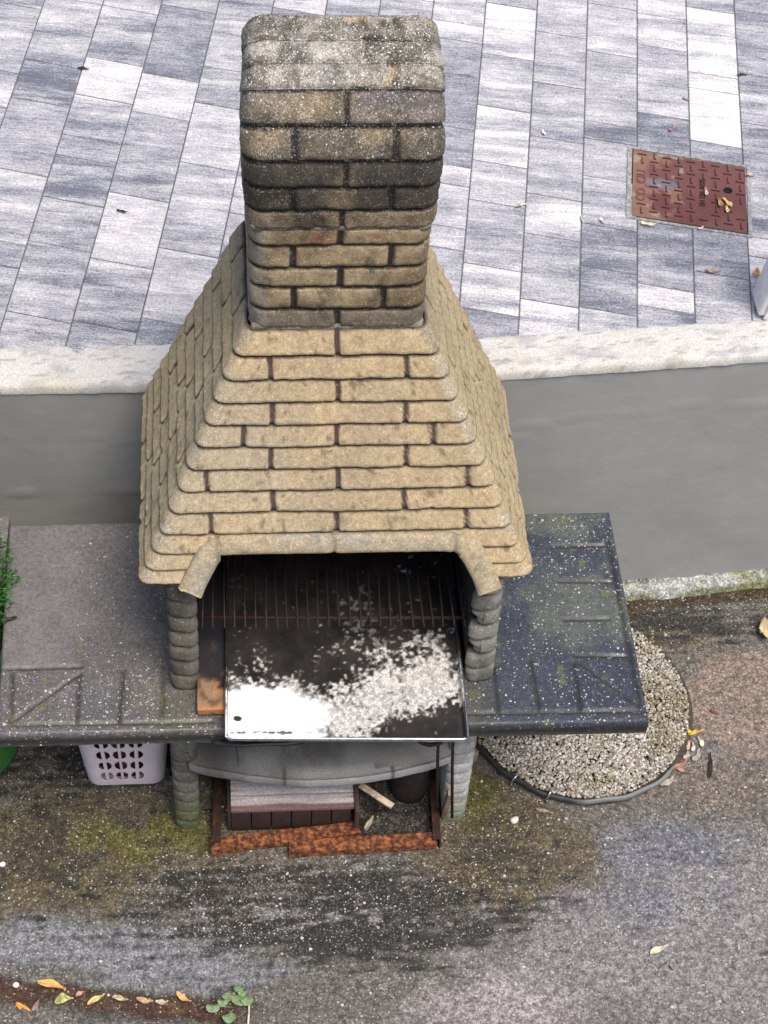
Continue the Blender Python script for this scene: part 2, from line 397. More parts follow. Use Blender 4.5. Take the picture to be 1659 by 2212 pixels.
# ---------------------------------------------------------------- paving
u_ = np.array([-.155, -.988]); u_ /= np.linalg.norm(u_); n_ = np.array([-u_[1], u_[0]])
lines = [(-.972, 1), (-.796, 1), (-.621, 1), (-.449, 1), (-.283, 1), (-.121, 1), (.042, 1), (.205, 1), (.3665, 1), (.5255, 1), (.682, 1), (.8365, 1), (.9895, 1), (1.141, 1), (1.294, 1)]
JT = {0: [-2.031, -1.849, -1.56+.02, -1.277+.02, -1.186+.02, -.919+.02], 1: [-2.328, -2.068, -1.89, -1.707, -1.617, -1.437, -1.255, -.983],
      2: [-2.362, -2.019, -1.838, -1.481, -1.212], 3: [-2.249, -2.078, -1.906, -1.637, -1.278, -1.007], 4: [-2.4, -2.18, -1.99, -1.72, -1.444, -1.16],
      7: [-2.40, -2.313, -2.145, -1.898, -1.728, -1.645, -1.468, -1.38, -1.15], 8: [-2.532, -2.273, -2.021, -1.769, -1.597, -1.336, -1.163],
      9: [-2.408, -2.157, -1.902, -1.648, -1.48, -1.218], 10: [-2.58, -2.334, -1.996, -1.916, -1.746, -1.543, -1.368], 11: [-2.391, -2.058, -1.66, -1.321, -1.237],
      12: [-2.609, -2.277, -2.2, -1.951, -1.65, -1.392], 13: [-2.619, -2.382, -2.293, -2.056, -1.555, -1.474, -1.22]}
for k in (7,): JT[k] = [q-.017 for q in JT[k]]
LN = [l[0] for l in lines]
while LN[0] > -6: LN.insert(0, LN[0]-.17); 
off = LN.index(-.972)
while LN[-1] < 7: LN.append(LN[-1]+.153)
def slope(n): return .105+.03*min(1, max(0, -n))
tones = {(8, -2.021): .78, (8, -1.336): .72, (8, -1.769): .62, (9, -1.648): .7, (12, -2.609): .86, (12, -2.277): .84, (12, -2.2): .97, (11, -1.321): .78, (1, -2.068): .8, (2, -2.019): .74,
         (10, -1.746): .6, (11, -2.058): .25, (8, -1.163): .28, (9, -1.48): .42, (10, -1.543): .3, (11, -1.66): .33, (12, -1.65): .42, (12, -1.392): .45, (10, -1.368): .3, (7, -2.145): .3, (2, -1.838): .42,
         (3, -2.078): .38, (3, -1.906): .68, (3, -1.637): .58, (3, -1.278): .72, (3, -1.007): .35, (2, -1.481): .72, (2, -1.212): .5, (1, -1.255): .55, (1, -1.437): .45, (0, -1.849): .45, (13, -2.056): .45, (13, -2.619): .38,
         (9, -2.157): .5, (9, -1.902): .52, (10, -2.334): .52, (8, -2.532): .8, (9, -2.408): .6, (12, -1.951): .3}
V = []; F = []; C = []; UV = []
def clip(poly, f):
    out = []
    for i in range(len(poly)):
        a, b = poly[i], poly[(i+1) % len(poly)]; fa, fb = f(a), f(b)
        if fa >= 0: out.append(a)
        if fa*fb < 0: s = fa/(fa-fb); out.append((a[0]+(b[0]-a[0])*s, a[1]+(b[1]-a[1])*s))
    return out
rp = random.Random(5)
for ci in range(len(LN)-1):
    key = ci-off; js = list(JT.get(key, []))
    if js: a = js[0]; b = js[-1]
    else: a = -1.6+rp.random()*.2; b = a; js = [a]
    while a > -9: a -= rp.choice([.16, .24, .32]); js.insert(0, a)
    while b < 2.5: b += rp.choice([.16, .24, .32]); js.append(b)
    nl, nr = LN[ci], LN[ci+1]; g = .0017
    for k in range(len(js)-1):
        ua, ub = js[k], js[k+1]; sl = slope(nl)
        if (u_*ua+n_*nl)[1] < .6 and (u_*ub+n_*nl)[1] < .6: continue
        quad = [(nl+g, ua+g), (nr-g, ua+g+sl*(nr-nl)), (nr-g, ub-g+sl*(nr-nl)), (nl+g, ub-g)]
        w2 = [tuple(u_*u+n_*n) for n, u in quad]
        for sgn, f in ((0, lambda p: p[1]-(.92+.021*(p[0]+.19))), (1, lambda p: p[1]-(.92+.073*(p[0]-KX)))):
            w2 = clip(w2, f)
            if len(w2) < 3: break
        if len(w2) < 3: continue
        cen = np.mean(w2, 0); tone = tones.get((key, round(ua, 3)))
        if tone is None: tone = rp.choice([.3, .42, .5, .5, .55, .62, .72]) if abs(key) < 40 else .5
        dz = rp.uniform(-.0006, .0006); tr = rp.random(); hue = rp.random(); ou, on = rp.random()*50, rp.random()*50
        base = len(V); m = len(w2); bv = .0018
        for ring, z in ((0, Z1-.02), (0, Z1-.0014+dz), (1, Z1+dz)):
            for p_ in w2:
                q = np.array(p_) if ring == 0 else np.array(p_)+(cen-np.array(p_))/np.linalg.norm(cen-np.array(p_))*bv*1.4
                V.append((q[0], q[1], z)); UV.append((float(q@n_)*S+on, float(q@u_)*S+ou)); C.append((.49+(tone-.5)*(.85 if tone > .5 else .85), tr, hue))
        for rI in range(2):
            for i in range(m):
                F.append([base+rI*m+i, base+rI*m+(i+1) % m, base+(rI+1)*m+(i+1) % m, base+(rI+1)*m+i][::-1])
        F.append([base+2*m+i for i in range(m)][::-1])
V = np.array(V)
t = MT('streaked_paving_stone'); P = t.parts('Col'); uvn = t.n('UVMap', uv_map='UVMap').outputs[0]
def stretched(sx, sy, rot=.11):
    o = t.n('Mapping'); o.inputs['Scale'].default_value = (sx, sy, 1); o.inputs['Rotation'].default_value = (0, 0, rot); t.l(uvn, o.inputs['Vector']); return o.outputs[0]
s1 = t.noise(1, 3, .55, stretched(1.6, 13), .4); s2 = t.noise(1, 5, .7, stretched(9, 55), .6); s3 = t.noise(1, 4, .75, stretched(110, 190)); s4 = t.noise(1, 3, .65, stretched(22, 120), .5)
ag = t.noise(6, 5, .7); v = t.mth('ADD', t.mth('ADD', P[0], t.mth('MULTIPLY', t.mth('SUBTRACT', ag, .5), .75)), t.mth('MULTIPLY', t.mth('SUBTRACT', s1, .5), t.mth('ADD', .5, t.mth('MULTIPLY', P[1], 1.3))))
v = t.mth('ADD', v, t.mth('MULTIPLY', t.mth('SUBTRACT', s2, .5), .75)); v = t.mth('ADD', v, t.mth('MULTIPLY', t.mth('SUBTRACT', s4, .5), .75)); v = t.mth('ADD', v, t.mth('MULTIPLY', t.mth('SUBTRACT', s3, .5), 1.9))
cr = t.n('ValToRGB'); t.l(v, cr.inputs[0]); e = cr.color_ramp.elements
e[0].position = .08; e[0].color = (.13, .14, .18, 1); e[1].position = .98; e[1].color = (.80, .76, .76, 1)
for p_, c_ in ((.32, (.27, .28, .325)), (.55, (.42, .42, .452)), (.76, (.58, .565, .59))): q = e.new(p_); q.color = (*c_, 1)
t.bump(s3, .35, .0015); M_PAVE = t.set(cr.outputs[0], .78, 0, .3)
mk('paving', V, F, M_PAVE, col=np.array(C), uv=UV, smooth=False, kind='structure')
M_JOINT = simple('joint_sand', (.12, .12, .13), .95, n=200)
JV = [(-30, .93, Z1-.0022), (30, .93, Z1-.0022), (30, 40, Z1-.0022), (-30, 40, Z1-.0022)]
mk('paving_bed', JV, [[0, 1, 2, 3]], M_JOINT, smooth=False, kind='structure')

# ================================================================== BARBECUE
XC = .1708
bbq = empty('barbecue', (XC, .35, 0), 'large masonry barbecue with moulded brick hood, tall chimney and two dark stone side shelves', 'barbecue')
# ---- hood
YF0, YF1, ZB, ZT = .461, .154, 1.0346, 1.526
rows_t = [0, .112, .202, .289, .372, .46, .547, .631, .721, .802, .885, .955, 1.0]
rows_t = [0, .106, .197, .285, .372, .459, .546, .632, .718, .803, .880, .945, 1.0]
lev = []; RS = 11
def hood_at(tt):
    return (YF0+(YF1-YF0)*tt, ZT+(ZB-ZT)*tt), (.8168+(.738-.8168)*tt)-(YF0+(YF1-YF0)*tt), .193+(.4373-.193)*tt
STEP = .009
for r_ in range(12):
    for k in range(RS+1):
        v = k/RS; v = [0.0, .05, .10, .14, .20, .35, .55, .75, .85, .90, .95, 1.0][k]
        tt = rows_t[r_]+(rows_t[r_+1]-rows_t[r_])*v
        F_, L_, hw_ = hood_at(tt)
        # every course leans out less than the slope, so it ends in a small ledge
        lift = -STEP*v**1.3*float(1-sm(np.array(v), .86, .95))
        F_ = (F_[0]+lift*.9, F_[1]); lev.append((r_, v, F_, (1, 0), L_-lift*1.2, hw_-lift*.7))
F_, L_, hw_ = hood_at(1.0)
nout = len(lev)
lev.append((-1, 0, (F_[0]+.004, F_[1]-.006), (1, 0), L_-.008, hw_-.004))
lev.append((-1, 0, (F_[0]+.02, F_[1]-.008), (1, 0), L_-.04, hw_-.02))
lev.append((-2, 0, (F_[0]+.035, F_[1]-.002), (1, 0), L_-.07, hw_-.035))
for tt in np.linspace(.96, .08, 12):
    F_, L_, hw_ = hood_at(tt); lev.append((-2, 0, (F_[0]+.04, F_[1]-.02), (1, 0), L_-.08, max(.1, hw_-.045)))
smp = ring_samples(.4373, .584, .022)
c2 = [(-.145, .152), (0.,), (-.145, .152), (-.205, 0., .216), (-.145, .152), (-.288, 0, .295), (-.145, .152), (-.282, 0, .289), (), (), ()]
rf = [(0.,)]+c2
rsd = [(.3, .75), (.55,), (.2, .8), (.45,), (.3, .7), (.5, .85), (.15, .62), (.4, .8), (.25, .6), (.45, .75), (.2, .55), (.4, .7)]
P, G, RW, VV, kinds = brick_ring(lev, smp, rf, rsd, .0072, .0066, .021, XC, 3)
nu, nv = len(smp), len(lev); jj = np.tile(np.arange(nv), nu); ii = np.repeat(np.arange(nu), nv)
edge = (jj >= nout-2) & (jj <= nout+2)
P[edge, 2] += ((fbm(P[edge]*[1, 1, 0], 26, 77, 4)-.5)*.022)
inner = RW == -2
# opening in the front
pf = P.reshape(nu, nv, 3)
def opening(Xo, tt):
    # trapezoid: at t .85 half width .275, at t 1.04 half width .34
    half = .285+(tt-.86)/(1.06-.86)*.062
    return (np.abs(Xo-.004) < half) & (tt > .862)
tt_all = (ZT-P[:, 2])/(ZT-ZB)
inop = opening(P[:, 0]-XC, tt_all).reshape(nu, nv) & (P[:, 1].reshape(nu, nv) < .36) & np.isin(kinds, ['F', 'CFL', 'CFR'])[:, None]
def keep(i, j): return ~(inop[i, j] | inop[(i+1) % nu, j] | inop[i, j+1] | inop[(i+1) % nu, j+1])
F = grid_faces(nu, nv, True, keep)
mi = (RW[F[:, 0]] == -2).astype(int)
# colours
wn = fbm(P, 5, 91, 5); w2_ = fbm(P, 18, 92, 4)
C = mix(np.tile([.42, .325, .195], (len(P), 1)), [.36, .285, .18], sm(wn, .4, .65))
C = mix(C, [.38, .325, .235], sm(fbm(P, 3, 94, 3), .5, .7)*.5)
side = np.isin(kinds, ['L', 'R'])[ii]
C = mix(C, [.44, .37, .22], side*(.3+.5*sm(fbm(P*[1, 1, .4], 7, 95, 4), .45, .7)))
low = sm(tt_all, .80, .97)*(1-np.exp(-0*tt_all))
C = mix(C, [.13, .115, .075], sm(low*.75+w2_*.75, .75, 1.08)*.85)
cornr = np.isin(kinds, ['CFL', 'CFR'])[ii]
C = mix(C, [.33, .30, .235], cornr*sm(w2_, .42, .6)*.6)
C = mix(C, [.20, .185, .15], sm(.13-tt_all, 0, .13)*(~(np.isin(kinds, ['F'])[ii]))*.6)
C = mix(C, [.12, .085, .05], sm(fbm(P, 60, 96, 3), .68, .78)*.7)
C *= (.86+.28*fbm(P, 26, 97, 3))[:, None]; C = mix(C, [.05, .032, .030], (1-sm(G, .3, .85))*(RW >= 0)*.95)
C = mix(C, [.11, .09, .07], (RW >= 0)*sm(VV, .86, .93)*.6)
par = np.stack([(.02+.3*low+.22*cornr), np.full(len(P), .10)+.3*low, np.zeros(len(P))], 1)
hood = mk('hood', P, F, [M_BRICK, M_SOOT_SHADE], bbq, col=C, par=par, mi=mi)
# moulded lip round the opening
def hp(X, tt, o=.0):                                        # point on the hood's front, o outwards
    return (XC+X, YF0+(YF1-YF0)*tt-o*.848, ZT+(ZB-ZT)*tt+o*.53)
path = [(-.333, 1.045), (-.322, 1.0), (-.306, .945), (-.290, .895), (-.276, .862), (-.255, .852)]
path += [(x, .850+.02*(x+.25)*.5) for x in np.arange(-.235, .25, .012)]+[(.268, .862), (.290, .872), (.306, .905), (.322, .955), (.338, 1.01), (.348, 1.066)]
pp = [path[0]]
for a, b in zip(path[:-1], path[1:]):
    m = max(1, int(math.hypot(b[0]-a[0], (b[1]-a[1])*.58)/.006))
    pp += [(a[0]+(b[0]-a[0])*k/m, a[1]+(b[1]-a[1])*k/m) for k in range(1, m+1)]
pp = np.array(pp); 
for _ in range(2): pp[1:-1] = (pp[:-2]+2*pp[1:-1]+pp[2:])/4
V = []; npr = 20; M_ = len(pp)
for k in range(M_):
    a, b = pp[max(0, k-1)], pp[min(M_-1, k+1)]; tg = np.array([b[0]-a[0], (b[1]-a[1])*.579]); tg /= np.linalg.norm(tg); nr_ = np.array([tg[1], -tg[0]])  # towards the opening... in-plane normal
    X, tt = pp[k]; gro = min([abs(X-g) for g in (-.268, -.008, .268)]); dip = .0045*math.exp(-(gro/.0045)**2) if tt < .875 else 0
    for q in range(npr):
        an = 2*math.pi*q/npr; ca, sa = math.cos(an), math.sin(an)
        ca = math.copysign(abs(ca)**.6, ca); sa = math.copysign(abs(sa)**.6, sa)
        wdt = (.0235 if tt < .88 else .029)-dip*.6; hgt = .021-dip
        dX, dT = nr_*ca*wdt
        V.append(hp(X+dX, tt+dT/.579, sa*hgt+.002))
F = []
for k in range(M_-1):
    for q in range(npr): F.append([k*npr+q, k*npr+(q+1) % npr, (k+1)*npr+(q+1) % npr, (k+1)*npr+q])
F.append(list(range(npr))); F.append(list(range((M_-1)*npr, M_*npr))[::-1])
V = np.array(V); nrm = np.array([0, -.85, .53]); V += nrm*((fbm(V, 40, 5, 3)-.5)*.006)[:, None]
V[:, 2] += np.where(V[:, 2] < 1.03, (noise(V, 60, 9)-.5)*.012, 0)
C = mix(np.tile([.40, .325, .21], (len(V), 1)), [.34, .305, .235], sm(fbm(V, 9, 6, 4), .42, .62)); gg = np.minimum(np.abs(V[:, 0]-XC+.268), np.minimum(np.abs(V[:, 0]-XC+.008), np.abs(V[:, 0]-XC-.268)))
C = mix(C, [.13, .115, .085], (1-sm(gg, .002, .008))*.65); C = mix(C, [.22, .2, .15], sm(fbm(V, 60, 8, 2), .62, .78)*.6)
mk('opening_lip', V, F, M_BRICK, hood, col=C, par=[.12, .12, 0])

# ---- chimney stack
CZ = [1.526, 1.583, 1.648, 1.702, 1.765, 1.811]
def stack(name, bounds, pos, rf, rs, h, rr, hws, seed, colfun, capend=True, jw=.0078, xo=0):
    lev = []
    ks = [0, .04, .085, .13, .19, .35, .55, .76, .88, .93, .965, 1.0]
    for r_ in range(len(bounds)-1, 0, -1):
        for v in ks:
            s_ = bounds[r_]+(bounds[r_-1]-bounds[r_])*v; F_, dr, L_ = pos(s_)
            lev.append((r_-1, v, F_, dr, L_, hws(s_)))
    smp = ring_samples(.2, .36, .03, .005)
    P, G, RW, VV, kinds = brick_ring(lev, smp, rf, rs, h, jw, rr, XC+xo, seed, .0026 if name == 'chimney_cowl' else .0018)
    nu, nv = len(smp), len(lev); F = grid_faces(nu, nv, True)
    F = F.tolist(); mi = [0]*len(F)
    F.append([i*nv for i in range(nu)][::-1]); mi.append(1)
    F.append([i*nv+nv-1 for i in range(nu)]); mi.append(1)
    C, par = colfun(P, G, RW, VV, kinds, np.repeat(np.arange(nu), nv))
    return mk(name, P, F, [M_BRICK, M_SOOT_SHADE], bbq, col=C, par=par, mi=mi)
def col_low(P, G, RW, VV, kinds, ii):
    C = mix(np.tile([.37, .285, .17], (len(P), 1)), [.20, .145, .085], sm(fbm(P, 10, 101, 4)+.08*sm(P[:, 2], 1.7, 1.8), .42, .66))
    C = mix(C, [.19, .18, .145], sm(1.60-P[:, 2], 0, .04)*.6)
    C = mix(C, [.26, .09, .05], blob(np.stack([P[:, 0], P[:, 2], P[:, 0]], 1), .135, 1.785, .025, .014)*.8+blob(np.stack([P[:, 0], P[:, 2], P[:, 0]], 1), .245, 1.79, .02, .012)*.4)
    C = mix(C, [.08, .07, .05], sm(fbm(P, 40, 102, 3), .6, .75)*.7)
    sd = np.isin(kinds, ['L', 'R', 'CFL'])[ii]; C = mix(C, [.30, .285, .26], sd*.5)
    C *= (.7+.6*fbm(P, 34, 104, 3))[:, None]; C = mix(C, [.022, .017, .014], (1-sm(G, .3, .85))*.95)
    return C, np.stack([np.full(len(P), .1), np.full(len(P), .2), np.zeros(len(P))], 1)
stack('chimney_stack', CZ, lambda s: ((YF0, s), (1, 0), .3558), [(0.,), (-.094, .098), (0.,), (-.1, .104), (0.,)], [(.5,), (.25, .75)], .0075, .034,
      lambda s: .1835, 5, col_low)
CS = [1.811, 1.861, 1.921, 1.979, 2.051, 2.122, 2.174, 2.225, 2.295]
ZC, RC = 1.92, .24
def cap_pos(s):
    if s <= ZC:
        k = max(0, (s-1.80)/(ZC-1.80)); return (YF0-.004, s), (1, 0), .360*(1-k)+.25*k
    th = (s-ZC)/RC; cy = YF0-.004+RC
    return (cy-RC*math.cos(th), ZC+RC*math.sin(th)), (math.cos(th), -math.sin(th)), .232
def col_cap(P, G, RW, VV, kinds, ii):
    up = sm(RW, 4.2, 5.2)
    C = mix(np.tile([.24, .19, .12], (len(P), 1)), [.07, .055, .038], sm(fbm(P, 13, 111, 4), .42, .62))
    C = mix(C, [.045, .042, .034], np.where((RW == 1) | (RW == 2), .9, .0)*sm(fbm(P, 8, 112, 3), .25, .5))
    C = mix(C, [.10, .088, .07], ((RW == 3) | (RW == 4))*sm(fbm(P, 10, 120, 4), .34, .52)*.75)
    C = mix(C, [.20, .185, .16], up*.8); C = mix(C, [.32, .30, .275], up*(RW < 6.5)*sm(fbm(P, 12, 113, 4), .40, .6)*.8)
    C = mix(C, [.10, .105, .09], sm(RW, 5.5, 7.)*sm(fbm(P, 7, 114, 4), .4, .6)*.75)
    C = mix(C, [.40, .27, .08], sm(fbm(P, 12, 115, 3), .66, .76)*up*.7)
    C = mix(C, [.11, .10, .11], (RW == 4)*sm(fbm(P, 9, 116, 3), .42, .6)*.7)
    sd = np.isin(kinds, ['L', 'R'])[ii]; C = mix(C, [.26, .24, .21], sd*.45)
    C = mix(C, [.05, .048, .04], up*sm(fbm(P, 22, 118, 4), .5, .66)*.7); C *= (.55+.9*fbm(P, 34, 117, 4))[:, None]; C = mix(C, [.018, .014, .012], (1-sm(G, .3, .85))*.95*(1-up*sm(fbm(P, 14, 119, 3), .35, .5)))
    return C, np.stack([.15+.55*up+.35*(RW >= 3), np.full(len(P), .5), .30*up+.06*(RW >= 3)], 1)
stack('chimney_cowl', CS, cap_pos, [(0.,), (-.1, .1), (.003,), (-.1, .1), (.006,), (-.1, .1), (0.04,), (-.09, .11)], [(.5,), (.25, .75)], .0068, .036,
      lambda s: .1905+.006*math.sin(min(1, max(0, (s-1.811)/.45))*math.pi), 6, col_cap)
# soft mortar seams between the cast pieces
def seam(z, hw, y0, y1, r, seed, col):
    pts = []
    for x, y in ((-hw, y1), (-hw, y0), (hw, y0), (hw, y1)): pts.append((XC+x, y, z))
    ring = []
    for a, b in zip(pts, pts[1:]+pts[:1]):
        for k in range(30):
            ring.append((a[0]+(b[0]-a[0])*k/30+random.uniform(-.001, .001), a[1]+(b[1]-a[1])*k/30+random.uniform(-.002, .001), z+random.uniform(-.002, .002)))
    V, F = tube(ring, [r*random.uniform(.7, 1.2) for _ in ring], 8, closed=True)
    mk('mortar_seam', V, F, M_BRICK, bbq, col=col, par=[.4, .3, 0])
seam(1.811, .180, YF0+.004, .80, .009, 1, (.16, .14, .11)); seam(1.527, .180, YF0+.004, .80, .010, 2, (.2, .18, .14))

# ---- side cheeks, courses moulded like cushions
ZW = .6518
def cheek(name, x0, x1, y0, y1, z0, z1, rows, parent, outer, colf, notch=None, h=.008, r=.022, lean=0.):
    """outer = -1 left / +1 right side is the rounded, moulded one"""
    lev = []; ks = [0, .07, .15, .3, .5, .7, .85, .94, 1.0]
    hz = (z1-z0)/rows
    for r_ in range(rows):
        for v in ks: lev.append((r_, v, z1-hz*(r_+v)))
    hw = (x1-x0)/2; xm = (x0+x1)/2
    smp = ring_samples(hw, y1-y0, r, .006, 6); nu, nv = len(smp), len(lev); kinds = np.array([k[0] for k in smp])
    E = ring_eval(smp, hw, y1-y0, r)
    if outer == 1: E[:, :] = E
    V = np.zeros((nu, nv, 3)); G = np.zeros((nu, nv))
    mould = np.isin(kinds, ['F', 'CFL', 'CFR', 'L' if outer < 0 else 'R'])
    for j, (rw, v, z) in enumerate(lev):
        g = sm(np.array(v), 0, .22)*(1-sm(np.array(v), .88, 1)); G[:, j] = np.where(mould, g, 1)
        V[:, j, 0] = xm+E[:, 0]+E[:, 2]*np.where(mould, (g-.5)*h, 0); V[:, j, 1] = y0+E[:, 1]+E[:, 3]*np.where(mould, (g-.5)*h, 0)
        # courses sag towards the outer corner
        sag = np.where(mould, .006*np.clip((E[:, 0]*outer)/hw, -1, 1)+.004*math.sin(rw*3.1), 0)
        V[:, j, 1] += lean*(z-z0)/(z1-z0)*(E[:, 1] < .3)*(1-E[:, 1]/.5)
        V[:, j, 2] = z+sag*(0 if j in (0, nv-1) else 1)
        if notch and rw in notch:
            inn = (E[:, 0]*outer < -hw*.2); V[:, j, 0] += np.where(inn & (E[:, 1] < .035), outer*.016*(1 if v > .3 else .2), 0)
    P = V.reshape(-1, 3); P[:, :2] += ((fbm(P, 50, 9, 3)-.5)*.004)[:, None]
    F = grid_faces(nu, nv, True).tolist(); F.append([i*nv for i in range(nu)][::-1]); F.append([i*nv+nv-1 for i in range(nu)])
    C, par = colf(P, G.reshape(-1), kinds[np.repeat(np.arange(nu), nv)])
    return mk(name, P, F, M_BRICK, parent, col=C, par=par)
def col_up(outer):
    def f(P, G, K):
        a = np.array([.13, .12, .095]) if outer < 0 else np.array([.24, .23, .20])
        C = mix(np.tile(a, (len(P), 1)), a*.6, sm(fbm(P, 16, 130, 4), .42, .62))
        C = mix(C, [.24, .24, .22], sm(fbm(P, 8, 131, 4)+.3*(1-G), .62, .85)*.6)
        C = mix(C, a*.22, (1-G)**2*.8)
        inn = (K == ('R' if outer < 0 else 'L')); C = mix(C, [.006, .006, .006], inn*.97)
        return C, np.tile([.06, .2, 0], (len(P), 1))
    return f
def col_dn(outer):
    def f(P, G, K):
        a = np.array([.15, .15, .125]) if outer < 0 else np.array([.56, .56, .54])  # right pedestal painted lighter, as if lit from the right
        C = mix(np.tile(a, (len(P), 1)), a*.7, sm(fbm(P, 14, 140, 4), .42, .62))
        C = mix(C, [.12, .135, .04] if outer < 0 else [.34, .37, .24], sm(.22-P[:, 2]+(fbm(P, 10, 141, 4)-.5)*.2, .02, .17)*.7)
        C = mix(C, [.06, .08, .03], sm(.06-P[:, 2], 0, .04)*.6)
        C = mix(C, a*.35, (1-G)**2*.75)
        return C, np.tile([.08, .15, 0], (len(P), 1))
    return f
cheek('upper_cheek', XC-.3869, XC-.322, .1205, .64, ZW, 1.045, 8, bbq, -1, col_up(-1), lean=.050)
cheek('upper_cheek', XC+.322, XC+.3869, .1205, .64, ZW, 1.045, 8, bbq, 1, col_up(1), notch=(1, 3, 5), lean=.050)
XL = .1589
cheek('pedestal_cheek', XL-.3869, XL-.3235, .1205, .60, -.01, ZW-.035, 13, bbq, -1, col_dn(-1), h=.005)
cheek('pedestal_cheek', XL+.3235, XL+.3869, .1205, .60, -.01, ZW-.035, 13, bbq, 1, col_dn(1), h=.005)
V, F = box((XC, .625, .85), (.66, .04, .42), .004); mk('fire_back', V, F, M_SOOT_SHADE, bbq)
V, F = box((XL, .585, .30), (.66, .03, .62), .004); mk('pedestal_back', V, F, simple('dark_concrete', (.06, .058, .05), .9, n=20), bbq)  # back panel in a plain dark tone
V, F = box((XC, .40, ZW+.004), (.642, .40, .008), .002); mk('fire_floor', V, F, M_SOOT_SHADE, bbq)

# ---- worktop slab with pressed grooves
gv = [(-.588, .034, -.225, .028), (-.597, .184, -.591, .042), (-.585, .048, -.436, .176), (-.61, .195, -.434, .195), (-.436, .176, -.439, .037), (-.332, .182, -.339, .034), (-.237, .19, -.239, .046),
      (-.225, .028, -.12, .027), (.478, .029, .908, .023), (.565, .162, .563, .034), (.657, .181, .662, .039), (.763, .172, .762, .025), (.771, .177, .908, .036), (.773, .191, .910, .184), (.76, .302, .872, .299), (.761, .422, .904, .416), (.757, .537, .907, .536), (.905, .55, .908, .041)]
us = np.arange(-.62, .9335, .0042); vs = np.arange(0, .6475, .0042)
def slab_xy(u, v):
    s = (u+.62)/1.552; return u+(-.004+(-.009)*v/.645*(1-s))+.0*v, .007-.015*s+v*(.637+.019*s)/.645
A, B = np.meshgrid(us, vs, indexing='ij'); a, b = A.ravel(), B.ravel(); x, y = slab_xy(a, b)
z = np.full(a.size, ZW); gr = np.zeros(a.size)
for x0, y0, x1, y1 in gv:
    dx, dy = x1-x0, y1-y0; L2 = dx*dx+dy*dy; s = np.clip(((x-x0)*dx+(y-y0)*dy)/L2, 0, 1); d = np.hypot(x-x0-s*dx, y-y0-s*dy); gr = np.maximum(gr, np.exp(-(d/.0048)**2))
ed = np.minimum(np.minimum(a-us[0], us[-1]-a), np.minimum(b, vs[-1]-b)); rd = .007
z -= gr*.006; z -= np.where(ed < rd, rd-np.sqrt(np.maximum(0, rd**2-(rd-ed)**2)), 0)
Pt = np.stack([x, y, z], 1); Pt[:, 2] += (fbm(Pt, 25, 150, 3)-.5)*.002
nu, nv = len(us), len(vs); F1 = grid_faces(nu, nv)
idx = np.concatenate([np.arange(nu)*nv, (nu-1)*nv+np.arange(1, nv), (np.arange(nu-2, -1, -1))*nv+nv-1, np.arange(nv-2, 0, -1)])
m = len(idx); rings = [Pt[idx]+[0, 0, dz] for dz in (-.022, -.044)]; rings[1][:, 2] += (fbm(rings[1], 20, 151, 3)-.5)*.004
base = len(Pt); V = np.vstack([Pt]+rings); Fs = []
for lv, (aa, bb) in enumerate(((idx, base+np.arange(m)), (base+np.arange(m), base+m+np.arange(m)))):
    nx = np.roll(np.arange(m), -1); Fs.append(np.stack([aa, bb, bb[nx], aa[nx]], 1))
F = np.vstack([F1]+Fs).tolist(); F.append((base+m+np.arange(m)).tolist())
P = V; G_ = np.concatenate([gr, np.zeros(2*m)]); X, Y = P[:, 0], P[:, 1]
left = 1-sm(X, .1, .3); nA = fbm(P, 6, 152, 5)
C = mix(np.tile([.045, .053, .074], (len(P), 1)), [.125, .118, .118], left)
C = mix(C, [.19, .18, .175], left*sm(Y+(nA-.5)*.2, .15, .45)*.7)
C = mix(C, [.12, .135, .11], sm(nA+.25*blob(P, .83, .28, .12, .2)+.15*(1-left)*sm(Y, .1, .5)-.05, .52, .72)*.7)
C = mix(C, [.17, .18, .06], sm(fbm(P, 20, 153, 3), .68, .78)*.5)
C = mix(C, [.10, .095, .07], blob(P, -.2, .07, .09, .09)*.6+blob(P, .5, .07, .06, .1)*.6)
smooth_ = sm(-X+(nA-.5)*.12, .42, .5)*sm(Y, .19, .2)                     # the smooth grey patch on the left shelf
C = mix(C, [.165, .155, .155], smooth_*.85)
C = mix(C, [.035, .035, .028], G_*.85); C = mix(C, [.13, .12, .05], G_*left*sm(nA, .5, .6)*.6)
C *= (.8+.4*fbm(P, 25, 154, 3))[:, None]; under = sm(-(P[:, 2]-ZW), .006, .010); C = mix(C, [.022, .020, .018], under*.92)  # slab's edge faces darkened in the colour to look shaded
peb = (1-smooth_*.97)*(.35+.65*np.clip(sm(.22-Y, -.05, .1)*left+(1-left), 0, 1)); peb *= 1-G_*.8; peb *= 1-under*.9
par = np.stack([.12*peb+.01, .45*(1-smooth_*.8), .13*peb*(.6+.8*nA)*(1+1.1*left*sm(.2-Y, 0, .05)+.5*(X > .7))], 1)
mk('worktop', P, F, M_SLAB, bbq, col=C, par=par)

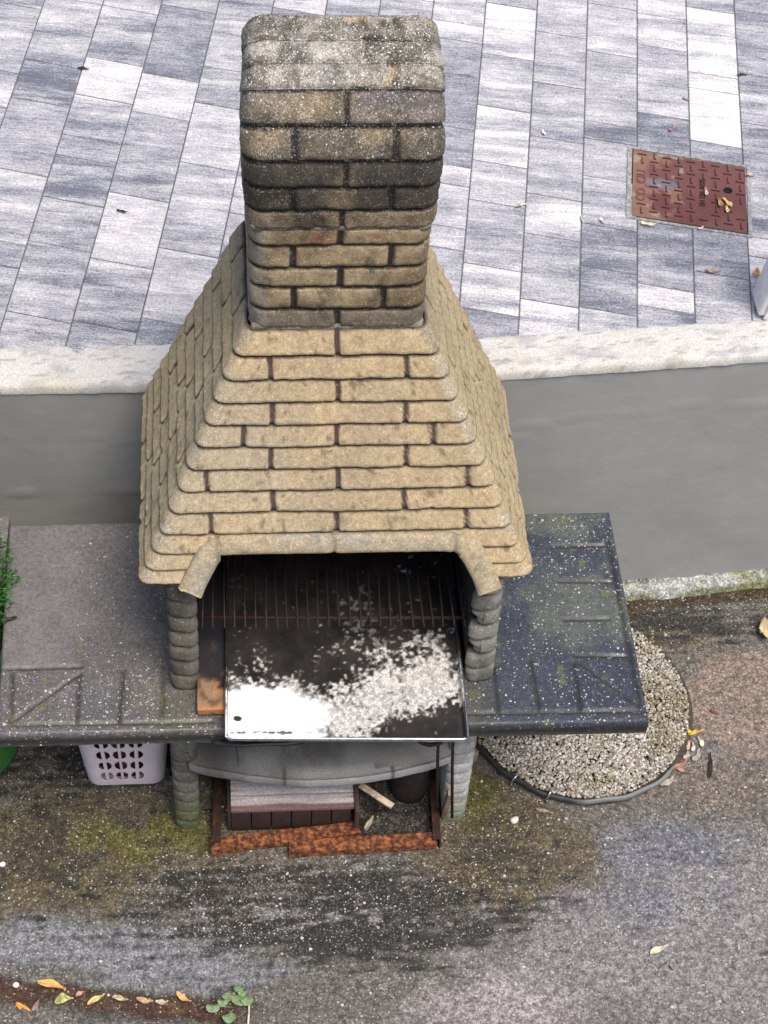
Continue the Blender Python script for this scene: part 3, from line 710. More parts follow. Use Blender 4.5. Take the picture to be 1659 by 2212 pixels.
# ---- bowed shelf under the fire
nx_, pr = 90, []
sx = np.linspace(-.184, .488, nx_); prof = [(.55, .345), (.10, .345), (.03, .343), (.012, .345), (.003, .340), (0, .330), (.0, .315), (.006, .303), (.03, .298), (.55, .298)]
V = []; 
for X in sx:
    s = (X+.184)/.672; yfr = .108-.062*math.sin(math.pi*min(1, max(0, s)))**.8
    for d, z in prof: V.append((X, yfr+d if d < .2 else .57, z-(.012 if .005 < d < .2 and z > .34 else 0)))
V = np.array(V); F = grid_faces(nx_, len(prof)).tolist(); F.append(list(range(len(prof)))); F.append([(nx_-1)*len(prof)+k for k in range(len(prof))][::-1])
V, = (V,)
bm_ = None
def refine(V, F, n=1):
    me = bpy.data.meshes.new('t'); me.from_pydata([tuple(v) for v in V], [], F); b = bmesh.new(); b.from_mesh(me)
    bmesh.ops.subdivide_edges(b, edges=b.edges, cuts=n, use_grid_fill=True); b.verts.ensure_lookup_table()
    Vn = np.array([v.co[:] for v in b.verts]); Fn = [[v.index for v in f.verts] for f in b.faces]; b.free(); bpy.data.meshes.remove(me); return Vn, Fn
V, F = refine(V, F, 2); V += (fbm(V, 12, 160, 3)-.5)[:, None]*.006
C = mix(np.tile([.25, .25, .245], (len(V), 1)), [.11, .11, .11], sm(fbm(V, 7, 161, 5), .45, .62)*.85); C = mix(C, [.19, .15, .10], blob(V, .36, .13, .05, .03)*.6)
C = mix(C, [.42, .42, .41], sm(V[:, 0]+.3*(V[:, 1] < .085), .25, .5)*.7); C = mix(C, [.06, .055, .05], blob(V, -.12, .13, .06, .08)*.8)
gg = np.minimum(np.abs(V[:, 0]-.055), np.abs(V[:, 0]-.33)); C = mix(C, [.05, .045, .04], np.exp(-(gg/.005)**2)*(V[:, 1] < .09)*.8)
gg = np.abs(V[:, 0]+.062+(V[:, 1]-.13)*.12); C = mix(C, [.03, .028, .025], np.exp(-(gg/.0025)**2)*(V[:, 1] > .10)*.8)
mk('wood_shelf', V, F, M_CEM, bbq, col=C)

# ================================================================== THINGS ON THE BARBECUE
# clay tile
V, F = box((-.035, .29, .672), (.24, .50, .022), .003); V, F = refine(V, F, 48); V[:, 2] += (fbm(V, 40, 3, 2)-.5)*.0015
s_ = sm(V[:, 1]+(fbm(V, 30, 170, 4)-.5)*.16, .105, .145); C = mix(np.tile([.42, .19, .07], (len(V), 1)), [.26, .17, .10], sm(fbm(V, 30, 171, 4), .42, .6)); C = mix(C, [.008, .010, .016], s_*.98)
C = mix(C, [.05, .03, .02], sm(fbm(V, 45, 172, 3), .62, .75)*.7)
V += np.array([0, .0, 0]); mk('fire_tile', V, F, M_V, col=C, label='flat orange-brown clay tile, sooty at the back, showing left of the metal tray', cat='tile')

# metal tray
ang = .03
def tr(x, y, z): return (x+.0, y-.024-.022*(x+.089)/.56, z+.0)
xs = np.linspace(-.089, .476, 230); ys = np.linspace(-.028, .575, 240)
A, B = np.meshgrid(xs, ys, indexing='ij'); a, b = A.ravel(), B.ravel()
ed = np.minimum(np.minimum(a-xs[0], xs[-1]-a), np.minimum(b-ys[0], ys[-1]-b))
z = .688+.016*(1-sm(ed, .002, .008))
Pn = np.stack([a, b, a*0], 1); z += (fbm(Pn, 3, 180, 2)-.5)*.004
P = np.stack(tr(a, b, z), 1); P[:, 0] += b*.02
nf = fbm(Pn, 14, 181, 5); nh = fbm(Pn, 60, 182, 4); nm = fbm(Pn*[1, 1, 1], 30, 183, 5)
den = blob(Pn, -.02, .0, .19, .155)*1.25+blob(Pn, -.02, .105, .13, .05)*.5+blob(Pn, .20, .03, .13, .075)*.85+blob(Pn, .37, .16, .14, .105)*1.15+blob(Pn, .42, .10, .07, .07)*.4+blob(Pn, .27, .085, .10, .06)*.5
den -= blob(Pn, .43, -.01, .14, .055)*.8+blob(Pn, .15, .17, .09, .05)*.5
den += blob(Pn, .28, .26, .16, .05)*.12
glare = sm(den+(nf-.5)*.6+(nh-.5)*.3, .85, 1.15)*(1-sm(a+(nf-.5)*.15, .10, .17))  # smooth white at the left is sky glare put into the colour
nx2 = fbm(Pn, 110, 185, 2); m1 = sm(den+(nf-.5)*1.2+(nm-.5)*.7+(nh-.5)*1.0+(nx2-.5)*1.7, .42, 1.10)*(.72+.28*sm(nx2, .4, .6)); m1 = np.maximum(m1, glare)
m1 = m1*(1-sm(blob(Pn, -.062, .035, .013, .010)+(nh-.5)*.9, .5, .62)); m1 *= 1-.85*sm(blob(Pn, .02, -.005, .15, .008)+(nh-.5)*1.6, .75, .95)
gre = sm(b, .25, .42)
m1 = np.maximum(m1, .35*sm(nh*.6+nx2*.4+.16*blob(Pn, .24, .36, .10, .10)+.16*blob(Pn, .3, .24, .2, .1), .70, .80)); C = np.stack([m1, glare, sm(nm, .35, .65)], 1)
t = MT('stained_steel_glare'); Q = t.parts('Col'); n1 = t.noise(180, 4, .7)
ash = t.mix(t.rng(n1, .35, .65), (.46, .44, .41), (.80, .79, .77)); ash = t.mix(t.mth('MULTIPLY', t.rng(t.noise(110, 5, .75), .48, .68), .7), ash, (.14, .125, .105)); ash = t.mix(Q[1], ash, (.93, .94, .97))  # ash tones, then the glare mixed in as near-white colour
film = t.mix(t.rng(t.noise(9, 4, .6), .35, .65), (.030, .028, .027), (.062, .056, .052))
t.set(t.mix(Q[0], film, ash), t.mth('ADD', .30, t.mth('MULTIPLY', Q[0], .35)), t.mth('MULTIPLY', t.mth('SUBTRACT', 1.0, Q[0]), .35)); t.bump(n1, .3, .002)
tray = empty('baking_tray', (.19, .25, .685), 'shallow steel baking tray with white ash patches and painted sky glare, jutting over the front of the worktop', 'tray')
mk('tray_pan', P, grid_faces(len(xs), len(ys)), t.m, tray, col=C)
M_STEEL = simple('bright_steel', (.62, .63, .66), .28, 1.0, n=60, var=.2, bump=.1)
c4 = [tr(-.0885-.0, -.028, .70), tr(.4755, -.028, .70), tr(.4755+.012, .575, .70), tr(-.0885+.012, .575, .70)]
rim = []
for k in range(4):
    a_, b_, c_ = Vector(c4[k-1]), Vector(c4[k]), Vector(c4[(k+1) % 4])
    p1 = b_+(a_-b_).normalized()*.014; p2 = b_+(c_-b_).normalized()*.014
    for s in np.linspace(0, 1, 7): rim.append(tuple(p1*(1-s)**2+b_*2*s*(1-s)+p2*s*s))
    for s in np.linspace(.1, .9, 8): rim.append(tuple(p2.lerp(c_+(b_-c_).normalized()*.014, s)))
V, F = tube(rim, .0042, 8, closed=True); mk('rolled_rim', V, F, M_STEEL, tray)
low_ = [(x, y, z-.012) for x, y, z in rim]; V = np.array(rim+low_); m = len(rim); F = [[k, (k+1) % m, m+(k+1) % m, m+k] for k in range(m)]
mk('tray_side', V, F, M_STEEL, tray)

# grill grate
M_IRON = simple('sooty_iron', (.025, .02, .018), .7, .4, n=60, col2=(.12, .04, .025), thr=(.5, .72), bump=.4)
M_IRONR = simple('brown_rusted_iron', (.03, .015, .012), .8, .3, n=50, col2=(.075, .03, .022), thr=(.52, .82), bump=.5)
gz_ = .80; grate = empty('grill_grate', (.185, .36, gz_), 'dark wire cooking grate over the tray, under the brick hood', 'grate')
y0g, dy = .205, -.018
for k, yy in enumerate((.225, .52)):
    V, F = tube([(-.148, yy, gz_), (.19, yy-.010, gz_-.002), (.492, yy-.020, gz_)], .0042, 8); mk('cross_bar', V, F, M_IRONR if k == 0 else M_IRON, grate)
for k in range(26):
    x = -.137+k*.0248; e_ = random.uniform(-.003, .003)
    V, F = tube([(x+e_, .188-.02*(x+.14)+random.uniform(-.003, .003), gz_+.006), (x+random.uniform(-.002, .002), .3, gz_+.006), (x+.004-e_, .555, gz_+.007)], .0025, 6)
    mk('rod', V, F, M_IRONR if 6 < k < 24 else M_IRON, grate)

# iron hooks hung at the right under the tray
def hook(name, x, y, zt, zb, lean, label, w_=.0042):
    e = [(x-.03, y+.02, zt), (x-.012, y+.004, zt-.004), (x-.002, y, zt-.012), (x+lean*.4, y-.004, (zt+zb)/2), (x+lean, y-.008, zb)]
    V, F = tube(e, w_, 8); return mk(name, V, F, M_IRON, label=label, cat='fire iron', group='iron fire tools hung under the tray')
hook('fire_iron', .428, .055, .62, .20, .022, 'short dark iron rod hanging down in front of the pedestal, left one of two')
hook('fire_iron', .462, .045, .63, .155, .03, 'longer brown iron rod hanging in front of the pale right pedestal')
V, F = tube([(.372, .01, .60), (.378, -.002, .578), (.40, -.006, .572), (.425, -.004, .576), (.445, .004, .592)], .0055, 8)
mk('iron_hook', V, F, M_IRON, label='small curved black iron hook under the right front corner of the tray', cat='hook')
# black spatula handle sticking out below the tray
V, F = tube([(-.13, .02, .612), (-.11, -.004, .608), (-.05, -.012, .610), (.0, -.012, .612), (.05, -.01, .610), (.09, -.006, .612), (.11, .01, .613)], [.006, .010, .009, .007, .011, .012, .006], 10, flat=.55)
mk('spatula_handle', V, F, simple('black_plastic', (.012, .012, .012), .4), label='black tool handle lying just under the front edge of the worktop', cat='handle')

# ================================================================== UNDER THE BARBECUE
def rail(name, p0, p1, w_, h_, label, rot=0, m=None):
    a, b = Vector(p0), Vector(p1); L_ = (b-a).length; an = math.atan2(b.y-a.y, b.x-a.x); c_ = (a+b)/2
    V1, F1 = box((0, 0, h_/2), (L_, .005, h_), .0015); V2, F2 = box((0, w_/2, h_-.0025), (L_-.004, w_, .005), .0015)
    V, F = join((V1, F1), (V2, F2)); V, F = refine(V, F, 3); V[:, 1:] += ((fbm(V, 30, 7, 3)-.5)*.006)[:, None]
    R_ = np.array([[math.cos(an), -math.sin(an), 0], [math.sin(an), math.cos(an), 0], [0, 0, 1]])
    V = V@R_.T+np.array([c_.x, c_.y, a.z]); V, F
    return mk(name, V, F, m or M_RUST, label=label, cat='iron rail', group='rusty iron rails round the ash bed')
rail('iron_rail', (-.136, .040, .0), (.262, .075, .003), .034, .030, 'rusty orange angle iron rail at the front left, behind the other front rail')
rail('iron_rail', (.068, .022, .002), (.462, .032, .002), .034, .032, 'rusty orange angle iron rail at the front right, nearest the viewer')
rail('iron_rail', (.470, .035, .0), (.482, .46, .0), .02, .045, 'rusty iron rail running back along the foot of the right pedestal', m=M_RUSTD)
rail('iron_rail', (-.118, .46, .0), (-.130, .05, .0), .02, .045, 'rusty iron rail running back along the foot of the left pedestal', m=M_RUSTD)

# wooden crate, upturned
crate = empty('wooden_crate', (.08, .2, 0), 'upturned weathered wooden crate with pale boards, under the bowed shelf', 'crate')
def plank(name, c, s, col, par_, rot=(0, 0, 0), seed=0, lab=None):
    V, F = box(c, s, .0015, rot); V, F = refine(V, F, 11 if name == 'top_board' else 5)
    g = fbm(V*np.array([2, 2, 2])/np.array([max(s[0], .01)*6, 1, 1])*np.array([1, 9, 9]), 9, seed, 4)
    C = mix(np.tile(col, (len(V), 1)), np.array(col)*.7, sm(g, .4, .65))
    if name == 'top_board':
        for xx in (-.072, .232):
            for y_ in (c[1]-.011, c[1]+.011): C = mix(C, [.02, .015, .015], np.exp(-((V[:, 0]-xx)/.011)**2-((V[:, 1]-y_)/.0028)**2)*.95)
        if c[1] < .14: C = mix(C, [.16, .085, .07], sm(.126-V[:, 1]+(noise(V, 12, 4)-.5)*.014, 0, .008)*.9)
    return mk(name, V, F, M_WOOD, par_, col=C)
for k, (yy, dd) in enumerate(((.128, .044), (.176, .046), (.225, .046), (.274, .046), (.323, .046))):
    plank('top_board', (.081, yy, .102+(k % 2)*.001), (.325, dd, .012), (.70, .62, .62), crate, seed=200+k)
for k in range(6): plank('front_slat', (-.055+k*.053, .112, .05), (.050, .010, .094), (.045, .024, .02), crate, seed=210+k)  # dark slat colour paints in the shade on the crate's front
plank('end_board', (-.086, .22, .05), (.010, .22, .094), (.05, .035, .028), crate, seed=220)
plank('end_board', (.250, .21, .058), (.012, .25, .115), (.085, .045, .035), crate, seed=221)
# pale scalloped dish edge beside the crate
V = []; nsc = 60
for k in range(nsc):
    a = 2*math.pi*k/nsc; rr = .055+.006*math.cos(a*12)
    for r_, z in ((.3, 0), (.85, 0), (1, .008), (.97, .0095), (.83, .002), (.28, .003)): V.append((-.068+rr*r_*math.cos(a), .27+rr*r_*math.sin(a), .175+z))
mk('scalloped_dish', V, grid_faces(nsc, 6, True), simple('white_ceramic', (.75, .74, .72), .3), label='white scalloped dish rim peeping out under the left of the bowed shelf', cat='dish')
V, F = box((-.04, .30, .14), (.10, .12, .06), .003); mk('wood_block', V, F, simple('dark_block', (.03, .025, .02), .9), label='dark wooden block under the scalloped dish behind the crate boards', cat='block')
# ash bed
gx2 = np.linspace(.262, .468, 70); gy2 = np.linspace(.05, .45, 110); A, B = np.meshgrid(gx2, gy2, indexing='ij'); P = np.stack([A.ravel(), B.ravel(), A.ravel()*0+.012], 1)
P[:, 2] += (fbm(P, 20, 230, 4)-.5)*.02+sm(P[:, 1], .15, .4)*.02
C = mix(np.tile([.028, .024, .02], (len(P), 1)), [.10, .095, .08], sm(fbm(P, 90, 231, 2), .55, .8))
mk('ash', P, grid_faces(70, 110), M_GROUND, col=C, par=[.30, .5, .015], kind='stuff', label='dark ash and cinders heaped between the crate and the right pedestal', cat='ash')
V, F = tube([(.40, .22, .0), (.40, .22, .05), (.40, .222, .12), (.395, .23, .2)], [.05, .055, .052, .04], 16); V += (fbm(V, 30, 3, 3)-.5)[:, None]*.012
mk('charred_log', V, F, simple('charred_wood', (.02, .012, .01), .9, n=30, col2=(.09, .055, .04), thr=(.55, .8), bump=.8), label='thick charred log standing behind the ash under the shelf', cat='log')
V, F = box((.302, .132, .118), (.105, .017, .008), .0015, (0, .08, -.66)); mk('wood_stick', V, F, simple('fresh_wood', (.60, .47, .34), .7, n=40), label='pale flat wooden stick lying slantwise between crate and ash', cat='stick')
V, F = box((.487, .10, .12), (.014, .02, .20), .0015, (.25, 0, 0)); mk('wood_lath', V, F, simple('lath', (.30, .2, .15), .7, n=40), label='narrow reddish wooden lath leaning inside the right pedestal', cat='lath')

# ================================================================== BASKET
bk = empty('laundry_basket', (-.36, .35, 0), 'pale pink plastic basket with rows of split oval holes, under the left shelf', 'basket')
def rrect(hx, hy, r, n=8):
    out = []
    for cx, cy, a0 in ((hx-r, hy-r, 0), (-hx+r, hy-r, 90), (-hx+r, -hy+r, 180), (hx-r, -hy+r, 270)):
        for k in range(n+1):
            a = math.radians(a0+90*k/n); out.append((cx+r*math.cos(a), cy+r*math.sin(a)))
    return out
BX, BY = -.362, .375
def bsec(z): k = z/.30; return .104+.022*k, .112+.022*k
# front wall as a fine grid with holes punched
def basket_wall():
    nz = 120; ns = 9
    zs = np.linspace(0, .30, nz+1); ring0 = None; V = []; 
    base = rrect(.104, .112, .035, 6)
    per = []
    for a, b in zip(base, base[1:]+base[:1]):
        m = max(1, int(math.hypot(b[0]-a[0], b[1]-a[1])/.0022))
        for k in range(m): per.append((a[0]+(b[0]-a[0])*k/m, a[1]+(b[1]-a[1])*k/m))
    n = len(per)
    for (x, y) in per:
        for z in zs:
            k = z/.30; V.append((BX+x*(1+.21*k), BY+y*(1+.19*k), z+.001))
    V = np.array(V)
    F = grid_faces(n, nz+1, True)
    cxyz = V[F].mean(1); bad = np.zeros(len(F), bool)
    front = cxyz[:, 1] < BY-.09; X = (cxyz[:, 0]-BX)/(1+.21*cxyz[:, 2]/.3); Z = cxyz[:, 2]
    for ci_ in (-.047, -.008, .031):
        for rz in range(4):
            zc = .050+rz*.058
            dx = X-ci_; dz = Z-zc; ell = (np.abs(dx)/.0155)**2.1+(np.abs(dz)/.0225)**2.6 < 1
            bad |= front & ell & (np.abs(dx) > .0038)
    return V, F[~bad]
V, F = basket_wall()
M_PINK = simple('pale_pink_plastic', (.76, .66, .72), .42, n=8, var=.06)
o = mk('basket_wall', V, F, M_PINK, bk); md = o.modifiers.new('thick', 'SOLIDIFY'); md.thickness = .0025; md.offset = 0
V = [(BX, BY, .003)]+[(BX+x*.99, BY+y*.99, .003) for x, y in rrect(.104, .112, .035, 6)]; F = [[0, k, k % (len(V)-1)+1] for k in range(1, len(V))]
mk('basket_floor', V, F, M_PINK, bk)
rm = [(BX+x*1.21+.0, BY+y*1.19, .30) for x, y in rrect(.104, .112, .035, 6)]; V, F = tube(rm, .006, 8, closed=True); mk('rim', V, F, M_PINK, bk)
M_BAG = simple('maroon_cloth', (.10, .025, .028), .85, n=25, var=.5, bump=.6, bs=40)
V = []; nn = 28
for k in range(nn):
    a = 2*math.pi*k/nn
    for j in range(12):
        ph = math.pi*j/11; V.append((BX+.098*math.cos(a)*(math.sin(ph)**.07), BY+.106*math.sin(a)*(math.sin(ph)**.07), .13-.122*math.cos(ph)))
V = np.array(V); V += (fbm(V, 25, 240, 3)-.5)[:, None]*.012; mk('cloth_bundle', V, grid_faces(nn, 12, True), M_BAG, label='dark maroon cloth bundle inside the pale pink basket', cat='cloth')

# ================================================================== GREEN POT AND SHRUB
pot = empty('green_planter', (-.86, .42, 0), 'large bright green plastic planter cut off by the left edge, beside the shelf', 'planter')
M_GREEN = simple('green_plastic', (.045, .21, .035), .45, n=6, var=.15)
V, F = lathe([(0, .004), (.17, .004), (.195, .012), (.204, .03), (.212, .25), (.222, .46), (.228, .50)], 56, (-.855, .42)); mk('pot_body', V, F, M_GREEN, pot)
V, F = lathe([(.226, .495), (.240, .495), (.243, .53), (.236, .536), (.224, .53), (.220, .48)], 56, (-.855, .42)); mk('pot_rim', V, F, M_GREEN, pot)
V, F = lathe([(0, .50), (.1, .503), (.223, .495)], 40, (-.855, .42)); mk('pot_soil', V, F, simple('potting_soil', (.03, .02, .012), .95, n=80, bump=1), pot)
shrub = empty('potted_shrub', (-.86, .42, .5), 'dense bright green feathery shrub growing in the green planter', 'shrub')
V, F = join(*[tube([(-.86, .42, .50), (-.86+.05*math.cos(a), .42+.05*math.sin(a), .7), (-.86+.12*math.cos(a*1.3), .42+.12*math.sin(a*1.3), .86)], [.012, .009, .004], 8) for a in (0, 1.6, 3.2, 4.8)])
mk('stem', V, F, simple('bark', (.10, .06, .035), .9, n=60, bump=.8), shrub)
def foliage(n, cx, cy, cz, rx, ry, rz, size, seed):
    r = np.random.default_rng(seed); V = np.zeros((n, 4, 3)); C = np.zeros((n, 4, 3))
    d = r.normal(size=(n, 3)); d /= np.linalg.norm(d, axis=1)[:, None]; rad = r.random(n)**.4
    lump = .82+.36*fbm(d+3, 2.6, seed, 3); pos = d*rad[:, None]*lump[:, None]
    pos = np.array([cx, cy, cz])+pos*[rx, ry, rz]
    a = d+r.normal(size=(n, 3))*.6+[0, 0, .5]; a /= np.linalg.norm(a, axis=1)[:, None]; b = np.cross(a, r.normal(size=(n, 3))); b /= np.linalg.norm(b, axis=1)[:, None]
    L_ = size*(.6+r.random(n)*.8)[:, None]; w_ = L_*.16
    V[:, 0] = pos-b*w_*.4; V[:, 1] = pos+a*L_*.5-b*w_; V[:, 2] = pos+a*L_; V[:, 3] = pos+a*L_*.5+b*w_
    tone = fbm(pos, 9, seed+3, 3); c = mix(np.tile([.018, .085, .012], (n, 1)), [.065, .25, .035], sm(tone+(r.random(n)-.5)*.35, .35, .75)); C[:] = c[:, None, :]
    return V.reshape(-1, 3), np.arange(n*4).reshape(n, 4), C.reshape(-1, 3)
t = MT('leaf_green'); t.set(t.attr(), .55, 0, .3); M_LEAF = t.m
V, F, C = foliage(36000, -.87, .42, .70, .27, .26, .25, .0115, 4); mk('foliage', V, F, M_LEAF, shrub, col=C, smooth=False)
V, F, C = foliage(26000, -1.15, .45, 1.05, .42, .36, .95, .03, 9)  # unseen bush, added only to shade the wall
bush = empty('added_shade_bush', (-1.22, .42, 0), 'tall dark bush added out of view beyond the left edge to shade the wall', 'bush')
mk('foliage', V, F, M_LEAF, bush, col=C*.7, smooth=False); V, F = tube([(-1.22, .42, 0), (-1.2, .42, .6), (-1.22, .44, 1.4)], [.03, .022, .01], 10); mk('stem', V, F, simple('bush_bark', (.08, .06, .04), .9), bush)
# grey concrete block stack beyond the shelf's left end
V, F = box((-.80, .60, .30), (.33, .18, .67), .006); V, F = refine(V, F, 5); V[:, :2] += ((fbm(V, 15, 3, 3)-.5)*.006)[:, None]
C = np.tile([.17, .165, .16], (len(V), 1)); mk('concrete_block', V, F, M_SLAB, col=C, par=[.1, .2, .05], label='grey concrete block flush with the left shelf, touching its far left corner', cat='block')

# ================================================================== GRAVEL RING
DX, DY, DR = .903, .478, .325
n = 17000; r = np.random.default_rng(8); th = r.random(n)*2*np.pi; rad = np.sqrt(r.random(n))*(DR-.012)
bmi = bmesh.new(); bmesh.ops.create_icosphere(bmi, subdivisions=1, radius=1); iv = np.array([v.co[:] for v in bmi.verts]); ifc = np.array([[v.index for v in f.verts] for f in bmi.faces]); bmi.free()
nv_ = len(iv); size = (.0024+r.random(n)**1.7*.0028)
sc3 = size[:, None]*(1+r.random((n, 3))*[.7, .5, .1]-[.1, .1, .3]); ang_ = r.random(n)*np.pi
L_ = iv[None]*sc3[:, None, :]*(1+.15*(r.random((n, nv_, 1))-.5))
ca, sa = np.cos(ang_)[:, None], np.sin(ang_)[:, None]
X = L_[..., 0]*ca-L_[..., 1]*sa; Y = L_[..., 0]*sa+L_[..., 1]*ca
cx, cy = DX+rad*np.cos(th), DY+rad*np.sin(th)
zz = .014+r.random(n)*.006+.006*(1-(rad/DR)**2)
V = np.stack([X+cx[:, None], Y+cy[:, None], L_[..., 2]+zz[:, None]], -1).reshape(-1, 3)
F = (ifc[None]+np.arange(n)[:, None, None]*nv_).reshape(-1, 3)
pal = np.array([[.56, .53, .47], [.42, .38, .31], [.30, .27, .21], [.66, .64, .60], [.36, .30, .21], [.22, .20, .16], [.48, .46, .38]])
pc = pal[r.integers(0, len(pal), n)]*(.80+.32*r.random((n, 1)))*[.97, .98, 1.02]
pc = pc*(1-.35*sm(fbm(np.stack([cx, cy, cx*0], 1), 9, 3, 3), .5, .65)[:, None]*[.6, .7, 1.0])
mk('gravel', V, F, M_PEB, col=np.repeat(pc, nv_, 0), kind='stuff', label='round bed of washed pale pebbles beside the barbecue, under the right shelf', cat='gravel')
V, F = lathe([(0, .012), (DR*.6, .012), (DR, .006), (DR+.004, .0)], 64, (DX, DY)); mk('pebble_bed', V, F, simple('pebble_bed_mortar', (.055, .048, .035), .9, n=90, bump=1), kind='structure')
pts = []
for k in range(88):
    a = math.radians(178+k*1.62); rr = DR+.004+.002*math.sin(k*.5); pts.append((DX+rr*math.cos(a), DY+rr*math.sin(a), .022+.003*math.sin(k*.23)))
V, F = tube(pts, [.0062*(1 if k < 82 else (88-k)/6) for k in range(len(pts))], 10, flat=1.6); C = mix(np.tile([.03, .03, .03], (len(V), 1)), [.22, .23, .23], sm(V[:, 0]+(fbm(V, 18, 3, 3)-.5)*.2, .80, .98)*.8)
hose = empty('edging_hose', (DX, DY-DR, 0), 'black and grey rubber edging hose curving round the front of the pebble bed', 'hose')
mk('hose_tube', V, F, vcol('rubber', .5, 200, .2, .2), hose, col=C)
for k in (32, 43):
    a = math.radians(178+k*1.62); c_ = Vector((DX+(DR+.004)*math.cos(a), DY+(DR+.004)*math.sin(a), .022)); rd_ = Vector((math.cos(a), math.sin(a), 0))
    lp = [tuple(c_+rd_*math.cos(q)*.015+Vector((0, 0, 1))*math.sin(q)*.021+Vector((-rd_.y, rd_.x, 0))*.006*math.sin(q*.5)) for q in np.linspace(0, 6.0, 18)]
    V, F = tube(lp, .0024, 6); mk('wire_tie', V, F, M_STEEL, hose)
# red bowl rim showing below the right shelf
V, F = lathe([(0, .030), (.05, .030), (.075, .062), (.088, .11), (.092, .11), (.080, .060), (.055, .022), (0, .022)], 40, (.70, .43))
mk('red_bowl', V, F, simple('dark_red_plastic', (.13, .012, .012), .4), label='dark red bowl standing on the pebbles under the right shelf', cat='bowl')
V, F = box((.60, .33, .012), (.012, .075, .006), .001, (0, .1, -.35)); mk('wood_chip', V, F, simple('chip', (.36, .25, .15), .8), label='thin brown wood chip on the ground left of the edging hose', cat='wood chip')

# ================================================================== UPPER YARD THINGS
mh = empty('manhole_cover', (1.24, 1.54, Z1), 'rectangular rust-red cast iron inspection cover marked EN 124 B125, set in the paving', 'manhole cover')
Q0, Q1, Q2, Q3 = [np.array(q) for q in ((1.104, 1.729), (1.42, 1.645), (1.37, 1.36), (1.054, 1.44))]
def mq(u, v): return Q0*(1-u)*(1-v)+Q1*u*(1-v)+Q2*u*v+Q3*(1-u)*v
def mquad(u0, u1, v0, v1, z0, z1, grow=0):
    c = [mq(u0, v0), mq(u1, v0), mq(u1, v1), mq(u0, v1)]; V = [(q[0], q[1], z0) for q in c]+[(q[0], q[1], z1) for q in c]
    return np.array(V), [[4, 7, 6, 5], [0, 1, 5, 4], [1, 2, 6, 5], [2, 3, 7, 6], [3, 0, 4, 7]]
M_FR = simple('mortar_frame', (.30, .31, .30), .85, n=60, bump=.5)
w_ = .035
V, F = join(mquad(-w_, 1+w_, -w_, -.004, Z1-.01, Z1+.004), mquad(-w_, 1+w_, 1.004, 1+w_, Z1-.01, Z1+.004), mquad(-w_*1.2, -.004, -.004, 1.004, Z1-.01, Z1+.004), mquad(1.004, 1+w_, -.004, 1.004, Z1-.01, Z1+.004))
mk('frame', V, F, M_FR, mh, smooth=False)
V, F = mquad(0, 1, 0, 1, Z1-.02, Z1+.0005); mk('frame_gap', V, F, M_SOOT_SHADE, mh, smooth=False)  # black sheet stands in for the shade in the gap
nu_, nv2 = 60, 60; A, B = np.meshgrid(np.linspace(.008, .992, nu_), np.linspace(.012, .988, nv2), indexing='ij'); a, b = A.ravel(), B.ravel()
P = np.stack([*(Q0[:, None]*(1-a)*(1-b)+Q1[:, None]*a*(1-b)+Q2[:, None]*a*b+Q3[:, None]*(1-a)*b), np.full(a.size, Z1+.003)], 1)
C = mix(np.tile([.14, .048, .046], (len(P), 1)), [.18, .078, .066], sm(fbm(P, 6, 300, 3), .4, .6)*.6)
U3 = np.stack([a, b, a*0], 1)
C = mix(C, [.28, .15, .105], sm(1-a*1.9+(fbm(U3, 7, 301, 4)-.5)*2.2, .45, .6)*.75); C = mix(C, [.17, .185, .215], sm(blob(U3, .26, .45, .24, .13)+(fbm(U3, 12, 302, 3)-.5)*.7, .62, .8)*.7)
C = mix(C, [.36, .3, .22], sm(fbm(U3, 9, 303, 3), .64, .70)*(a < .45)*.7)
plate_P, plate_C = P, C
bars = []
for ci in range(9):
    u = .085+ci*.107; ph = .5 if ci % 2 else 0
    for rk in range(-1, 8):
        v = (rk+ph+.35)*.185
        if ci == 0 and .12 < v < .8: continue
        if ci == 5 and .3 < v < .72: continue
        if ci == 7 and .2 < v < .5 or (ci in (7, 8) and .45 < v < .7): continue
        if .03 < v < .97: bars.append(mquad(u-.038, u+.038, v-.0055, v+.0055, Z1+.001, Z1+.0055))
        v2 = v+.0925
        if .05 < v2 < .95: bars.append(mquad(u-.004, u+.004, v2-.045, v2+.045, Z1+.001, Z1+.0055)); bars.append(mquad(u-.002, u+.016, v2+.032, v2+.045, Z1+.001, Z1+.0053))
def letters(txt, u, v0, size, name, mat, squash=1.0):
    cu = bpy.data.curves.new('txt', 'FONT'); cu.body = txt; cu.size = size*S; cu.extrude = .0012*S; cu.align_x = 'LEFT'; cu.align_y = 'CENTER'; cu.offset = .0006
    ob = bpy.data.objects.new('txt', cu); sc.collection.objects.link(ob); dg = bpy.context.evaluated_depsgraph_get(); dg.update()
    me = bpy.data.meshes.new_from_object(ob.evaluated_get(dg)); bpy.data.objects.remove(ob); 
    V = np.array([v.co[:] for v in me.vertices])/S; F = [list(p.vertices) for p in me.polygons]; bpy.data.meshes.remove(me)
    p0 = mq(u, v0); up = (mq(u, v0-.1)-p0); up /= np.linalg.norm(up); side = np.array([up[1], -up[0]])
    W = p0[None]+V[:, :1]*up[None]+(-V[:, 1:2])*(-side[None]); W = p0[None]+V[:, :1]*up[None]-V[:, 1:2]*side[None]
    return np.column_stack([W, V[:, 2]+Z1+.0042]), F
l1 = letters('EN 124  B125', .615, .70, .021, 0, 0); l2 = letters('CO  CIU', .085, .76, .036, 0, 0)
V, F = join((plate_P, grid_faces(nu_, nv2)), *bars, l1, l2); nb = len(V)-len(plate_P)-len(l1[0])-len(l2[0])
